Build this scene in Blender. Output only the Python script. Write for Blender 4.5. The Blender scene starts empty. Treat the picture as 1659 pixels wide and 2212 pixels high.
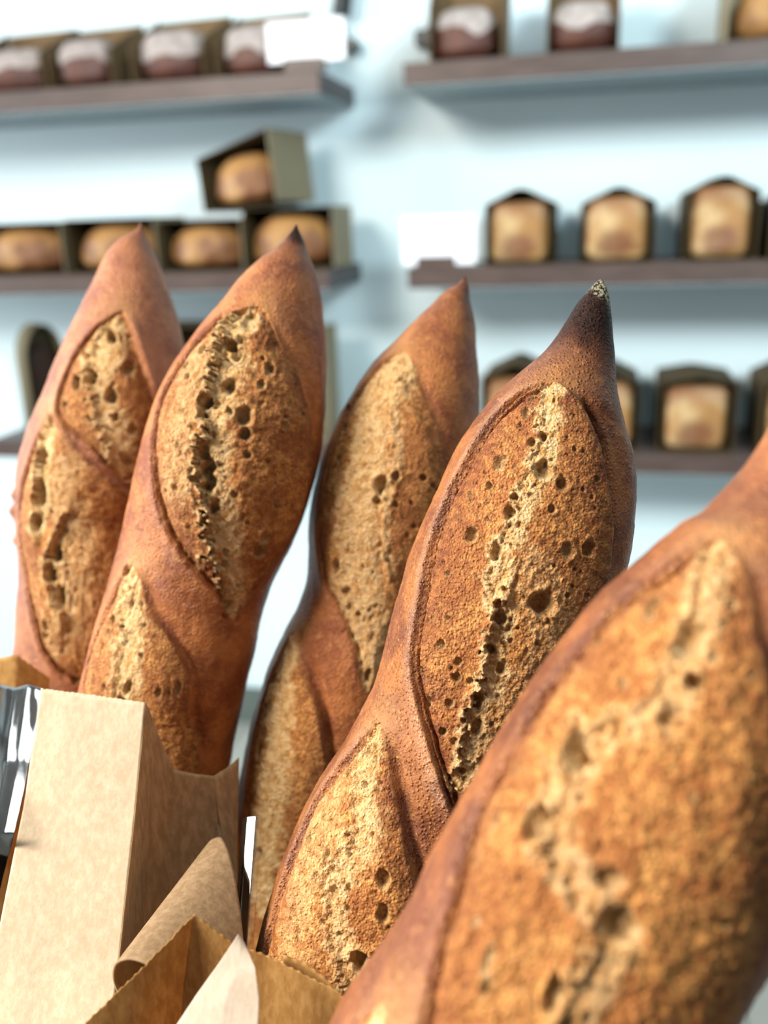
import bpy, bmesh, math, random
import numpy as np
from mathutils import Vector, Matrix

C = bpy.context.scene.collection
SC = bpy.context.scene
rnd = random.Random(7)

# ---------------------------------------------------------------- camera
W, H, FPX = 1659, 2212, 2000.0
CAMZ = 1.42
PITCH, YAW, ROLL = 0.3084, 0.2245, -0.0336
_cy, _sy = math.cos(YAW), math.sin(YAW)
Fv = np.array([-_sy*math.cos(PITCH), _cy*math.cos(PITCH), -math.sin(PITCH)])
_R = np.array([_cy, _sy, 0.0]); _U = np.cross(_R, Fv)
Rv = _R*math.cos(ROLL) + _U*math.sin(ROLL)
Uv = -_R*math.sin(ROLL) + _U*math.cos(ROLL)
CAM = np.array([0.0, 0.0, CAMZ])
cd = bpy.data.cameras.new('camera'); cam = bpy.data.objects.new('camera', cd); C.objects.link(cam)
m = Matrix.Identity(4)
for i in range(3):
    m[i][0] = Rv[i]; m[i][1] = Uv[i]; m[i][2] = -Fv[i]; m[i][3] = CAM[i]
cam.matrix_world = m
cd.sensor_fit = 'VERTICAL'; cd.sensor_height = 36.0; cd.sensor_width = 27.0
cd.lens = 36.0*FPX/H
cd.clip_start = 0.01
cd.dof.use_dof = True; cd.dof.focus_distance = 0.292; cd.dof.aperture_fstop = 7.2
SC.camera = cam

# ---------------------------------------------------------------- light
wd = bpy.data.worlds.new('daylight'); SC.world = wd; wd.use_nodes = True
bg = wd.node_tree.nodes['Background']
bg.inputs[0].default_value = (0.78, 0.91, 1.0, 1); bg.inputs[1].default_value = 0.14

def area(name, loc, target, sx, sy, power, col):
    l = bpy.data.lights.new(name, 'AREA'); l.shape = 'RECTANGLE'; l.size = sx; l.size_y = sy
    l.energy = power; l.color = col
    o = bpy.data.objects.new(name, l); C.objects.link(o)
    o.location = loc
    o.rotation_euler = (Vector(target)-Vector(loc)).to_track_quat('-Z', 'Y').to_euler()
    return o
KEY = (-1.5, -0.5, 2.5)
area('shop_window_light', KEY, (0.0, 0.28, 1.35), 0.85, 0.85, 86, (1.0, 0.92, 0.82))
area('side_window_light', (-4.6, 0.2, 2.0), (0.6, 2.0, 1.35), 2.2, 2.2, 222, (0.94, 0.98, 1.0))
area('ceiling_panel_light', (0.7, 0.45, 3.2), (0.4, 2.2, 1.2), 2.6, 0.8, 22, (0.82, 0.96, 1.0))
def wall_fill_spot(name, loc, target, power, cone, col):
    l = bpy.data.lights.new(name, 'SPOT'); l.energy = power; l.color = col; l.spot_size = math.radians(cone); l.spot_blend = 0.7; l.shadow_soft_size = 0.35
    o = bpy.data.objects.new(name, l); C.objects.link(o); o.location = loc
    o.rotation_euler = (Vector(target)-Vector(loc)).to_track_quat('-Z', 'Y').to_euler()
wall_fill_spot('wall_fill_spot_light', (1.3, -0.75, 2.55), (0.40, 2.25, 1.42), 265, 58, (0.80, 0.96, 1.0))  # added unseen spot that brightens the wall, cone kept off the bread
SC.view_settings.view_transform = 'Standard'; SC.view_settings.look = 'None'
SC.view_settings.gamma = 1.0; SC.view_settings.use_curve_mapping = False
SC.view_settings.exposure = 0.28

# ---------------------------------------------------------------- helpers
def ray(px, py):
    return Fv + Rv*((px-W/2)/FPX) - Uv*((py-H/2)/FPX)
def atd(px, py, d):            # point at camera depth d
    return CAM + ray(px, py)*d
def aty(px, py, y):            # point on the vertical plane world y
    r = ray(px, py); return CAM + r*((y-CAM[1])/r[1])

def tag(o, label, cat, group=None, kind=None):
    o['label'] = label; o['category'] = cat
    if group: o['group'] = group
    if kind: o['kind'] = kind
    return o
def link(name, me, mats, parent=None):
    o = bpy.data.objects.new(name, me); C.objects.link(o)
    for mt in (mats if isinstance(mats, (list, tuple)) else [mats]): me.materials.append(mt)
    if parent is not None:
        o.parent = parent; o.matrix_parent_inverse = Matrix.Translation(-Vector(parent.location)) if parent.type == 'EMPTY' else Matrix.Identity(4)
    return o
def empty(name, loc, label, cat, group=None):
    o = bpy.data.objects.new(name, None); C.objects.link(o); o.location = loc; o.empty_display_size = 0.02
    return tag(o, label, cat, group)
def from_bm(name, bm, mats, parent=None, smooth=False):
    bmesh.ops.recalc_face_normals(bm, faces=bm.faces[:])
    me = bpy.data.meshes.new(name); bm.to_mesh(me); bm.free()
    if smooth: me.polygons.foreach_set('use_smooth', [True]*len(me.polygons))
    return link(name, me, mats, parent)
def add_box(bm, lo, hi, mat=0):
    vs = [bm.verts.new((x, y, z)) for x in (lo[0], hi[0]) for y in (lo[1], hi[1]) for z in (lo[2], hi[2])]
    for f in ((0,1,3,2),(4,6,7,5),(0,4,5,1),(2,3,7,6),(0,2,6,4),(1,5,7,3)):
        fc = bm.faces.new([vs[i] for i in f]); fc.material_index = mat
def bevel(bm, w, seg=2):
    bmesh.ops.bevel(bm, geom=bm.edges[:], offset=w, segments=seg, affect='EDGES', profile=0.5)
def add_tube(bm, pts, rads, n=12):
    rings = []
    P = [Vector(p) for p in pts]
    for i, p in enumerate(P):
        t = (P[min(i+1, len(P)-1)]-P[max(i-1, 0)]).normalized()
        a = t.cross(Vector((0, 1, 0.13))).normalized(); b = t.cross(a).normalized()
        r = rads[i] if isinstance(rads, (list, tuple)) else rads
        rings.append([bm.verts.new(p + (a*math.cos(2*math.pi*k/n) + b*math.sin(2*math.pi*k/n))*r) for k in range(n)])
    for i in range(len(rings)-1):
        for k in range(n):
            bm.faces.new((rings[i][k], rings[i][(k+1) % n], rings[i+1][(k+1) % n], rings[i+1][k]))
    bm.faces.new(rings[0][::-1]); bm.faces.new(rings[-1])
def grid_mesh(name, V, attrs=None, closed=False, caps=False):
    """V: (nu, nv, 3) array -> mesh"""
    nu, nv = V.shape[:2]
    me = bpy.data.meshes.new(name)
    idx = np.arange(nu*nv).reshape(nu, nv)
    if closed:
        nx = np.roll(idx, -1, axis=1)
        q = np.stack([idx[:-1], nx[:-1], nx[1:], idx[1:]], -1).reshape(-1, 4)
    else:
        q = np.stack([idx[:-1, :-1], idx[:-1, 1:], idx[1:, 1:], idx[1:, :-1]], -1).reshape(-1, 4)
    me.vertices.add(nu*nv); me.vertices.foreach_set('co', V.reshape(-1).astype(np.float32))
    n = len(q)
    me.loops.add(n*4); me.polygons.add(n)
    me.loops.foreach_set('vertex_index', q.reshape(-1).astype(np.int32))
    me.polygons.foreach_set('loop_start', (np.arange(n)*4).astype(np.int32))
    me.polygons.foreach_set('use_smooth', np.ones(n, bool))
    me.update(calc_edges=True)
    me.validate()
    for k, v in (attrs or {}).items():
        a = me.attributes.new(k, 'FLOAT', 'POINT'); a.data.foreach_set('value', v.reshape(-1).astype(np.float32))
    return me

def vnoise(x, y, seed=0):
    xi = np.floor(x).astype(np.int64); yi = np.floor(y).astype(np.int64)
    fx = x-xi; fy = y-yi
    fx = fx*fx*fx*(fx*(fx*6-15)+10); fy = fy*fy*fy*(fy*(fy*6-15)+10)
    def h(a, b):
        n = (a*374761393 + b*668265263 + seed*1274126177) & 0xffffffff
        n = ((n ^ (n >> 13))*1274126177) & 0xffffffff
        n = n ^ (n >> 16)
        return (n & 0xffff)/32767.5 - 1.0
    return (h(xi, yi)*(1-fx)+h(xi+1, yi)*fx)*(1-fy) + (h(xi, yi+1)*(1-fx)+h(xi+1, yi+1)*fx)*fy
def fbm(x, y, seed=0, octv=4, gain=0.5):
    s = 0; a = 1; t = 0
    for k in range(octv):
        s = s + a*vnoise(x*2**k, y*2**k, seed+k*17); t += a; a *= gain
    return s/t
def sstep(a, b, x):
    t = np.clip((x-a)/(b-a), 0, 1); return t*t*(3-2*t)
def smooth_poly(P, n, closed):
    """Catmull-Rom resample"""
    P = np.asarray(P, float)
    if closed: Q = np.vstack([P[-1], P, P[0], P[1]]); m_ = len(P)
    else: Q = np.vstack([2*P[0]-P[1], P, 2*P[-1]-P[-2]]); m_ = len(P)-1
    out = []
    for i in range(m_):
        p0, p1, p2, p3 = Q[i:i+4]
        for t in np.arange(n)/n:
            out.append(0.5*(2*p1+(p2-p0)*t+(2*p0-5*p1+4*p2-p3)*t*t+(3*p1-p0-3*p2+p3)*t**3))
    if not closed: out.append(P[-1])
    return np.array(out)

# ---------------------------------------------------------------- materials
class NT:
    def __init__(s, name):
        s.m = bpy.data.materials.new(name); s.m.use_nodes = True
        s.t = s.m.node_tree; s.t.nodes.clear()
        s.out = s.n('ShaderNodeOutputMaterial')
    def n(s, typ, **kw):
        nd = s.t.nodes.new(typ)
        for k, v in kw.items(): setattr(nd, k, v)
        return nd
    def l(s, a, b): s.t.links.new(a, b)
    def val(s, x, sock):
        if hasattr(x, 'is_linked') or hasattr(x, 'links'): s.l(x, sock)
        else: sock.default_value = x
    def attr(s, name): return s.n('ShaderNodeAttribute', attribute_name=name).outputs['Fac']
    def coord(s): return s.n('ShaderNodeTexCoord').outputs['Object']
    def noise(s, scale, detail=4, rough=0.55, vec=None):
        nd = s.n('ShaderNodeTexNoise'); nd.inputs['Scale'].default_value = scale
        nd.inputs['Detail'].default_value = detail; nd.inputs['Roughness'].default_value = rough
        s.l(vec if vec is not None else s.coord(), nd.inputs['Vector']); return nd.outputs['Fac']
    def voro(s, scale, feature='F1'):
        nd = s.n('ShaderNodeTexVoronoi', feature=feature); nd.inputs['Scale'].default_value = scale
        s.l(s.coord(), nd.inputs['Vector']); return nd.outputs['Distance']
    def rng(s, x, a, b, c=0.0, d=1.0):
        nd = s.n('ShaderNodeMapRange'); nd.interpolation_type = 'SMOOTHSTEP'
        s.val(x, nd.inputs[0])
        for i, v in enumerate((a, b, c, d)): nd.inputs[i+1].default_value = v
        return nd.outputs[0]
    def math(s, op, a, b=0.0):
        nd = s.n('ShaderNodeMath', operation=op); s.val(a, nd.inputs[0]); s.val(b, nd.inputs[1]); return nd.outputs[0]
    def mix(s, f, a, b):
        nd = s.n('ShaderNodeMix', data_type='RGBA'); s.val(f, nd.inputs[0])
        for v, k in ((a, 6), (b, 7)):
            if isinstance(v, tuple): nd.inputs[k].default_value = (*v, 1)
            else: s.l(v, nd.inputs[k])
        return nd.outputs[2]
    def bsdf(s, col, rough=0.5, spec=0.5, height=None, bdist=0.001, bstr=1.0, sheen=0.0, sss=0.0):
        b = s.n('ShaderNodeBsdfPrincipled')
        if isinstance(col, tuple): b.inputs['Base Color'].default_value = (*col, 1)
        else: s.l(col, b.inputs['Base Color'])
        s.val(rough, b.inputs['Roughness']); s.val(spec, b.inputs['Specular IOR Level'])
        if height is not None:
            bp = s.n('ShaderNodeBump'); bp.inputs['Distance'].default_value = bdist; bp.inputs['Strength'].default_value = bstr
            s.l(height, bp.inputs['Height']); s.l(bp.outputs[0], b.inputs['Normal'])
        s.l(b.outputs[0], s.out.inputs[0]); return b

def crust_material(name, dark, mid, gold, burnk=1.0):
    t = NT(name)
    sc, seam, toast, hole = t.attr('score'), t.attr('seam'), t.attr('toast'), t.attr('hole')
    burn, flour, pale = t.attr('burn'), t.attr('flour'), t.attr('pale')
    n1 = t.noise(60, 3); n2 = t.noise(330, 5, 0.65); n3 = t.noise(1400, 3, 0.7); n4 = t.noise(22, 2)
    # closed crust: red brown, mottled
    c = t.mix(t.rng(n1, 0.36, 0.66), dark, mid)
    c = t.mix(t.math('MULTIPLY', t.rng(n2, 0.52, 0.70), 0.45), c, gold)
    c = t.mix(t.math('MULTIPLY', t.rng(n4, 0.45, 0.7), 0.18), c, (0.40, 0.14, 0.075))
    c = t.mix(t.math('MULTIPLY', pale, 0.4), c, (0.60, 0.31, 0.10))
    sp = t.math('MULTIPLY', t.rng(t.voro(700), 0.10, 0.26, 1, 0), t.rng(t.noise(260, 2), 0.42, 0.6))
    c = t.mix(t.math('MULTIPLY', sp, 0.55), c, (0.66, 0.38, 0.16))
    # opened crumb crust
    g = t.mix(t.rng(n2, 0.36, 0.64), (0.36, 0.115, 0.020), (0.68, 0.315, 0.080))
    g = t.mix(t.math('MULTIPLY', t.rng(n3, 0.50, 0.68), 0.35), g, (0.74, 0.44, 0.15))
    g = t.mix(t.math('MULTIPLY', t.rng(n1, 0.46, 0.62), 0.7), g, (0.33, 0.10, 0.018))
    gv = t.voro(1150)
    g = t.mix(t.math('MULTIPLY', t.rng(gv, 0.10, 0.34, 1, 0), 0.38), g, (0.72, 0.42, 0.14))
    g = t.mix(t.math('MULTIPLY', t.rng(gv, 0.48, 0.72), 0.55), g, (0.27, 0.085, 0.018))
    g = t.mix(t.math('MULTIPLY', toast, t.rng(gv, 0.12, 0.42, 0.55, 1.0)), g, t.mix(t.rng(n2, 0.4, 0.65), (0.15, 0.038, 0.010), (0.32, 0.10, 0.022)))
    pl = t.mix(t.rng(n2, 0.35, 0.62), (0.66, 0.36, 0.11), (0.87, 0.63, 0.32))
    g = t.mix(seam, g, pl)
    g = t.mix(t.math('MULTIPLY', hole, 0.7), g, t.mix(t.rng(n2, 0.35, 0.65), (0.36, 0.20, 0.065), (0.62, 0.46, 0.24)))
    c = t.mix(sc, c, g)
    fl = t.math('MULTIPLY', flour, t.rng(t.noise(2000, 3, 0.8), 0.45, 0.62))
    c = t.mix(t.math('MULTIPLY', fl, 0.6), c, (0.62, 0.47, 0.34))
    c = t.mix(t.math('MULTIPLY', t.math('MULTIPLY', t.attr('tan'), 0.8), t.rng(sc, 0.0, 1.0, 1.0, 0.0)), c, t.mix(t.rng(n2, 0.45, 0.68), (0.10, 0.028, 0.012), (0.24, 0.078, 0.026)))
    c = t.mix(burn, c, t.mix(t.rng(n3, 0.4, 0.7), (0.012, 0.006, 0.005), (0.055, 0.022, 0.013)))
    tf = t.attr('tipflour')
    c = t.mix(t.math('MULTIPLY', tf, t.rng(t.noise(900, 2, 0.7), 0.40, 0.60)), c, (0.42, 0.40, 0.26))
    vb = t.voro(800)
    rough = t.rng(t.math('ADD', t.math('MULTIPLY', sc, 0.35), t.math('MULTIPLY', n2, 0.5)), 0.15, 0.6, 0.36, 0.62)
    h = t.math('ADD', t.math('MULTIPLY', n3, 0.5), t.math('MULTIPLY', n2, 0.6))
    h = t.math('ADD', h, t.math('MULTIPLY', t.math('MULTIPLY', t.noise(800, 4, 0.75), sc), 0.8))
    h = t.math('ADD', h, t.math('MULTIPLY', t.rng(vb, 0.0, 0.5, 1, 0), 0.45))
    h = t.math('ADD', h, t.math('MULTIPLY', t.math('MULTIPLY', gv, sc), 0.5))
    t.bsdf(c, rough, t.rng(burn, 0.0, 1.0, 0.34, 0.10), h, 0.0011, 0.9)
    return t.m

def kraft_material(name, a, b, trans=0.22):
    t = NT(name)
    nd = t.n('ShaderNodeMapping'); nd.inputs['Scale'].default_value = (1, 1, 0.35); t.l(t.coord(), nd.inputs[0])
    n1 = t.noise(420, 4, 0.7, nd.outputs[0]); n2 = t.noise(28, 3)
    c = t.mix(t.rng(n1, 0.36, 0.66), a, b)
    c = t.mix(t.math('MULTIPLY', t.rng(n2, 0.45, 0.7), 0.25), c, tuple(x*0.82 for x in a))
    bs = t.bsdf(c, 0.7, 0.2, t.math('ADD', n1, t.math('MULTIPLY', n2, 2.0)), 0.0003, 0.5)
    if trans:
        tr = t.n('ShaderNodeBsdfTranslucent'); t.l(c, tr.inputs[0])
        mx = t.n('ShaderNodeMixShader'); mx.inputs[0].default_value = trans
        t.l(bs.outputs[0], mx.inputs[1]); t.l(tr.outputs[0], mx.inputs[2]); t.l(mx.outputs[0], t.out.inputs[0])
    return t.m
def film_material():
    t = NT('clear_film')
    lw = t.n('ShaderNodeFresnel'); lw.inputs[0].default_value = 1.5
    f = t.math('ADD', t.math('MULTIPLY', lw.outputs[0], 1.0), 0.06)
    tr = t.n('ShaderNodeBsdfTransparent'); tr.inputs[0].default_value = (0.93, 0.95, 0.95, 1)
    gl = t.n('ShaderNodeBsdfGlossy'); gl.inputs['Roughness'].default_value = 0.10
    mx = t.n('ShaderNodeMixShader'); t.l(f, mx.inputs[0]); t.l(tr.outputs[0], mx.inputs[1]); t.l(gl.outputs[0], mx.inputs[2])
    t.l(mx.outputs[0], t.out.inputs[0]); return t.m
def plain(name, col, rough=0.5, spec=0.4, nscale=0, var=0.12):
    t = NT(name)
    if nscale:
        c = t.mix(t.noise(nscale, 4), tuple(x*(1-var) for x in col), tuple(min(1, x*(1+var)) for x in col))
        t.bsdf(c, rough, spec, t.noise(nscale*6, 2), 0.0005, 0.2)
    else: t.bsdf(col, rough, spec)
    return t.m
def wood_material():
    t = NT('brown_laminate')
    nd = t.n('ShaderNodeMapping'); nd.inputs['Scale'].default_value = (0.12, 1, 1); t.l(t.coord(), nd.inputs[0])
    n1 = t.noise(90, 5, 0.6, nd.outputs[0])
    t.bsdf(t.mix(t.rng(n1, 0.3, 0.7), (0.058, 0.037, 0.031), (0.090, 0.061, 0.053)), 0.42, 0.4, n1, 0.0004, 0.3)
    return t.m
def wall_material():
    t = NT('white_paint')
    n1 = t.noise(3, 3); n2 = t.noise(240, 3)
    t.bsdf(t.mix(n1, (0.61, 0.745, 0.79), (0.66, 0.79, 0.83)), 0.6, 0.25, n2, 0.0006, 0.15)
    return t.m
def floor_material():
    t = NT('grey_floor_planks')
    nd = t.n('ShaderNodeTexBrick'); nd.inputs['Scale'].default_value = 1.0
    nd.inputs['Color1'].default_value = (0.30, 0.315, 0.29, 1); nd.inputs['Color2'].default_value = (0.35, 0.365, 0.335, 1)
    nd.inputs['Mortar'].default_value = (0.12, 0.13, 0.12, 1); nd.inputs['Mortar Size'].default_value = 0.004
    nd.inputs['Brick Width'].default_value = 0.9; nd.inputs['Row Height'].default_value = 0.16
    mp = t.n('ShaderNodeMapping'); mp.inputs['Rotation'].default_value = (0, 0, 1.57); t.l(t.coord(), mp.inputs[0]); t.l(mp.outputs[0], nd.inputs[0])
    t.bsdf(t.mix(t.math('MULTIPLY', t.noise(40, 5), 0.3), nd.outputs[0], (0.2, 0.21, 0.19)), 0.4, 0.4)
    return t.m
def loaf_material(name, pale_c, gold_c, dark_c, mark=None):
    t = NT(name)
    n1 = t.noise(14, 3); n2 = t.noise(160, 4)
    c = t.mix(t.rng(n1, 0.40, 0.62), pale_c, gold_c)
    c = t.mix(t.math('MULTIPLY', t.rng(n2, 0.5, 0.7), 0.4), c, dark_c)
    if mark:
        sx = t.n('ShaderNodeSeparateXYZ'); t.l(t.n('ShaderNodeTexCoord').outputs['Generated'], sx.inputs[0])
        fr = t.rng(sx.outputs[1], 0.05, 0.16, 1, 0)
        dx = t.math('MULTIPLY', t.math('SUBTRACT', sx.outputs[0], 0.5), 3.2); dz = t.math('MULTIPLY', t.math('SUBTRACT', sx.outputs[2], 0.26), 4.4)
        rr = t.math('SQRT', t.math('ADD', t.math('MULTIPLY', dx, dx), t.math('MULTIPLY', dz, dz)))
        rr = t.math('ADD', rr, t.math('MULTIPLY', t.noise(40, 2), 0.5))
        c = t.mix(t.math('MULTIPLY', t.math('MULTIPLY', fr, t.rng(rr, 0.8, 1.5, 1, 0)), 0.8), c, dark_c)
        c = t.mix(t.math('MULTIPLY', t.rng(rr, 2.2, 3.2), 0.6), c, dark_c)
    t.bsdf(c, 0.5, 0.35, n2, 0.001, 0.5)
    return t.m

M = dict(
    crust_sharp=crust_material('dark_baked_crust', (0.165, 0.044, 0.012), (0.34, 0.118, 0.028), (0.56, 0.26, 0.07)),
    crust_warm=crust_material('warm_baked_crust', (0.24, 0.062, 0.016), (0.45, 0.155, 0.038), (0.60, 0.28, 0.085)),
    crust_deep=crust_material('deep_baked_crust', (0.15, 0.040, 0.013), (0.31, 0.10, 0.028), (0.52, 0.235, 0.07)),
    crust_rose=crust_material('rosy_baked_crust', (0.27, 0.085, 0.036), (0.43, 0.165, 0.068), (0.57, 0.28, 0.12)),
    kraft=kraft_material('kraft_paper', (0.40, 0.25, 0.12), (0.55, 0.365, 0.195)),  # darkened for the folded inner panels, their shade put into the colour
    kraft_in=kraft_material('kraft_paper_orange', (0.46, 0.245, 0.07), (0.62, 0.37, 0.13), 0.3),
    kraft_shaded=kraft_material('kraft_paper_shaded', (0.28, 0.175, 0.09), (0.38, 0.255, 0.14)),  # darker kraft copy; shade on the curled bag is put into the colour
    kraft_flap_lit=kraft_material('kraft_paper_flap_lit', (0.80, 0.69, 0.53), (0.86, 0.77, 0.62), 0.15),  # lit copy of the bag paper, the flap's brightness put into the colour
    kraft_olive=kraft_material('kraft_paper_olive', (0.11, 0.092, 0.05), (0.16, 0.135, 0.08), 0.0),
    kraft_lit=kraft_material('kraft_paper_lit', (0.66, 0.50, 0.335), (0.76, 0.61, 0.43), 0.15),  # lit copy of the kraft; light on the broad panel put into colour
    kraft_dark_shaded=kraft_material('kraft_card_dark_shaded', (0.050, 0.034, 0.013), (0.085, 0.060, 0.027), 0.0),  # dark card, deepened so the shade inside boxes and bags is in it
    kraft_mid=kraft_material('kraft_card', (0.13, 0.08, 0.036), (0.19, 0.125, 0.062), 0.0),
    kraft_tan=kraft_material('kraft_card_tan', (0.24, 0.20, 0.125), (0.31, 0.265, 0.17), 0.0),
    film=film_material(), wood=wood_material(), wall=wall_material(), floor=floor_material(),
    shelf_grey=plain('grey_laminate', (0.27, 0.345, 0.385), 0.5, 0.3, 20),
    shelf_end=plain('dark_end_laminate', (0.075, 0.07, 0.075), 0.5, 0.3, 20),
    plinth=plain('dark_grey_trim', (0.10, 0.125, 0.115), 0.5, 0.3, 12),
    card=plain('white_card', (0.78, 0.80, 0.86), 0.4, 0.3), ink=plain('grey_ink', (0.22, 0.27, 0.31), 0.6, 0.2),
    black=plain('black_metal', (0.006, 0.012, 0.015), 0.4, 0.5),
    rattan=plain('dark_rattan', (0.035, 0.02, 0.012), 0.5, 0.4, 150),
    table=plain('dark_table_wood', (0.06, 0.035, 0.025), 0.4, 0.4, 30),
    cake=loaf_material('spice_cake', (0.10, 0.034, 0.02), (0.065, 0.022, 0.016), (0.035, 0.014, 0.012)),
    sugar=plain('icing_sugar', (0.34, 0.30, 0.285), 0.8, 0.1, 55, 0.65),
    rye=plain('dark_rye_crust', (0.035, 0.018, 0.013), 0.6, 0.3, 60, 0.4),
    bun=loaf_material('golden_loaf', (0.36, 0.19, 0.065), (0.15, 0.055, 0.018), (0.08, 0.028, 0.014)),
    pan=loaf_material('pan_loaf_crust', (0.50, 0.345, 0.17), (0.33, 0.17, 0.058), (0.15, 0.055, 0.026), True),
)

# ---------------------------------------------------------------- setting
YW, YF = 2.293, 2.0            # wall plane, front plane of the shelves
bm = bmesh.new(); add_box(bm, (-5.2, YW, 0), (3.0, YW+0.1, 3.0)); o = from_bm('wall_back', bm, M['wall']); o['kind'] = 'structure'
bm = bmesh.new(); add_box(bm, (-5.2, -1.2, -0.06), (3.0, YW, 0)); o = from_bm('floor', bm, M['floor']); o['kind'] = 'structure'
zt = aty(560, 1489, YW-0.012)[2]
bm = bmesh.new(); add_box(bm, (-5.2, YW-0.012, 0.0), (3.0, YW, zt)); o = from_bm('baseboard_back', bm, M['plinth']); o['kind'] = 'structure'

TH = 0.0446
XL, XR = -0.5625, -0.386
ZL = [CAMZ+0.2896, CAMZ-0.1048, CAMZ-0.5015]
ZR = [CAMZ+0.2915, CAMZ-0.1053, CAMZ-0.5034]
def shelf(x0, x1, z, label, end):
    r = empty('wall_shelf', ((x0+x1)/2, YF+0.15, z-TH), label, 'shelf', 'brown wall shelves')
    bm = bmesh.new(); add_box(bm, (x0, YF, z-TH+0.002), (x1, YW, z)); bevel(bm, 0.0012, 1); from_bm('board', bm, M['wood'], r)
    bm = bmesh.new(); add_box(bm, (x0+0.001, YF+0.002, z-TH), (x1-0.001, YW, z-TH+0.0019)); from_bm('underside_panel', bm, M['shelf_grey'], r)
    bm = bmesh.new(); xe = x1 if end > 0 else x0
    add_box(bm, (xe, YF+0.001, z-TH+0.003), (xe+0.0012*end, YW, z-0.001)); q = from_bm('end_cap', bm, M['shelf_end'], r); q['label'] = 'dark grey end cap'
    return r
shelf(-2.2, XL, ZL[0], 'left brown wall shelf at the top, carrying sugar dusted cakes', 1)
shelf(-2.2, XL, ZL[1], 'left brown wall shelf in the middle, carrying oval loaves in boxes', 1)
xl3 = aty(-22, 957, YF)[0]
shelf(xl3, XL, ZL[2], 'lowest left brown wall shelf, mostly hidden behind the baguettes', 1)
shelf(XR, 1.5, ZR[0], 'right brown wall shelf at the top, running off the upper right', -1)
shelf(XR, 1.5, ZR[1], 'right brown wall shelf in the middle, carrying square loaves in peaked bags', -1)
shelf(XR, 1.5, ZR[2], 'lowest right brown wall shelf behind the burnt tipped baguette', -1)

# ---------------------------------------------------------------- things on the shelves
def superloaf(w, d, h, ex=0.55, n=56, m_=32, flat=0.25, seed=1, bump=0.003, dome=1.0, ev=None):
    ev = ev or ex
    """rounded loaf, base at z=0, centred in x and y"""
    u = np.linspace(0, 2*np.pi, n, endpoint=False); v = np.linspace(-np.pi/2, np.pi/2, m_)
    sp = lambda a, e: np.sign(a)*np.abs(a)**e
    uu, vv = np.meshgrid(u, v)
    x = sp(np.cos(vv), ev)*sp(np.cos(uu), ex); y = sp(np.cos(vv), ev)*sp(np.sin(uu), ex); z = sp(np.sin(vv), ev)
    z = np.where(z < 0, z*flat/(1), z*dome)
    zmin, zmax = z.min(), z.max()
    k = 1 + bump/min(w, h)*2*fbm(uu*2.2+seed*9, vv*3+seed, seed, 3)
    return np.stack([x*w/2*k, y*d/2*k, (z-zmin)/(zmax-zmin)*h], -1)
def loaf(name, c, size, mat, label, cat, group, ex=0.55, seed=1, flat=0.25, topping=None, rotz=0.0, tilt=0.0, mark=False, ev=None):
    V = superloaf(*size, ex=ex, seed=seed, flat=flat, ev=ev)
    at = None
    me = grid_mesh(name, V, at, closed=True)
    o = link(name, me, mat); o.location = c; o.rotation_euler = (0, tilt, rotz); tag(o, label, cat, group)
    if topping:
        h = size[2]
        T = V.copy(); nz = T[..., 2]/h
        edge = 0.52 + 0.16*vnoise(np.arctan2(T[..., 1], T[..., 0])*1.7+seed*5, nz*0+seed, seed)
        T = T[13:]; T = T*np.array([1.025, 1.025, 1.0]) + np.array([0, 0, 0.002])
        low = edge[13:]*h
        T[..., 2] = np.maximum(T[..., 2], low)
        mt = grid_mesh('sugar_dusting', T, None, closed=True)
        s = link('sugar_dusting', mt, topping, o); s['label'] = 'white icing sugar on top'
    return o

def tray_box(x0, x1, z, hback, hfront, y0, y1, label, group, lean=0.0, mat='kraft_mid'):
    r = empty('kraft_cake_box', ((x0+x1)/2, (y0+y1)/2, z), label, 'box', group)
    t = 0.0016
    bm = bmesh.new(); add_box(bm, (x0, y0, z), (x1, y1, z+t)); from_bm('base', bm, M[mat], r)
    def panel(name, pts, off):
        bm = bmesh.new(); a = [bm.verts.new(p) for p in pts]; b = [bm.verts.new(np.array(p)+off) for p in pts]
        k = len(pts); bm.faces.new(a); bm.faces.new(b[::-1])
        for i in range(k): bm.faces.new((a[i], b[i], b[(i+1) % k], a[(i+1) % k]))
        from_bm(name, bm, M[mat], r)
    panel('back_panel', [(x0, y1, z+t), (x1, y1, z+t), (x1+lean, y1+0.004, z+hback), (x0+lean*0.4, y1+0.004, z+hback*0.97)], np.array((0, t, 0)))
    for x, s in ((x0, 1), (x1, -1)):
        lx = lean*(0.4 if s > 0 else 1)
        panel('side_panel', [(x, y0, z+t), (x, y1, z+t), (x+lx, y1, z+hback), (x+lx*0.3, y0+0.03, z+hfront), (x, y0, z+hfront*0.8)], np.array((s*t, 0, 0)))
    return r

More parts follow.
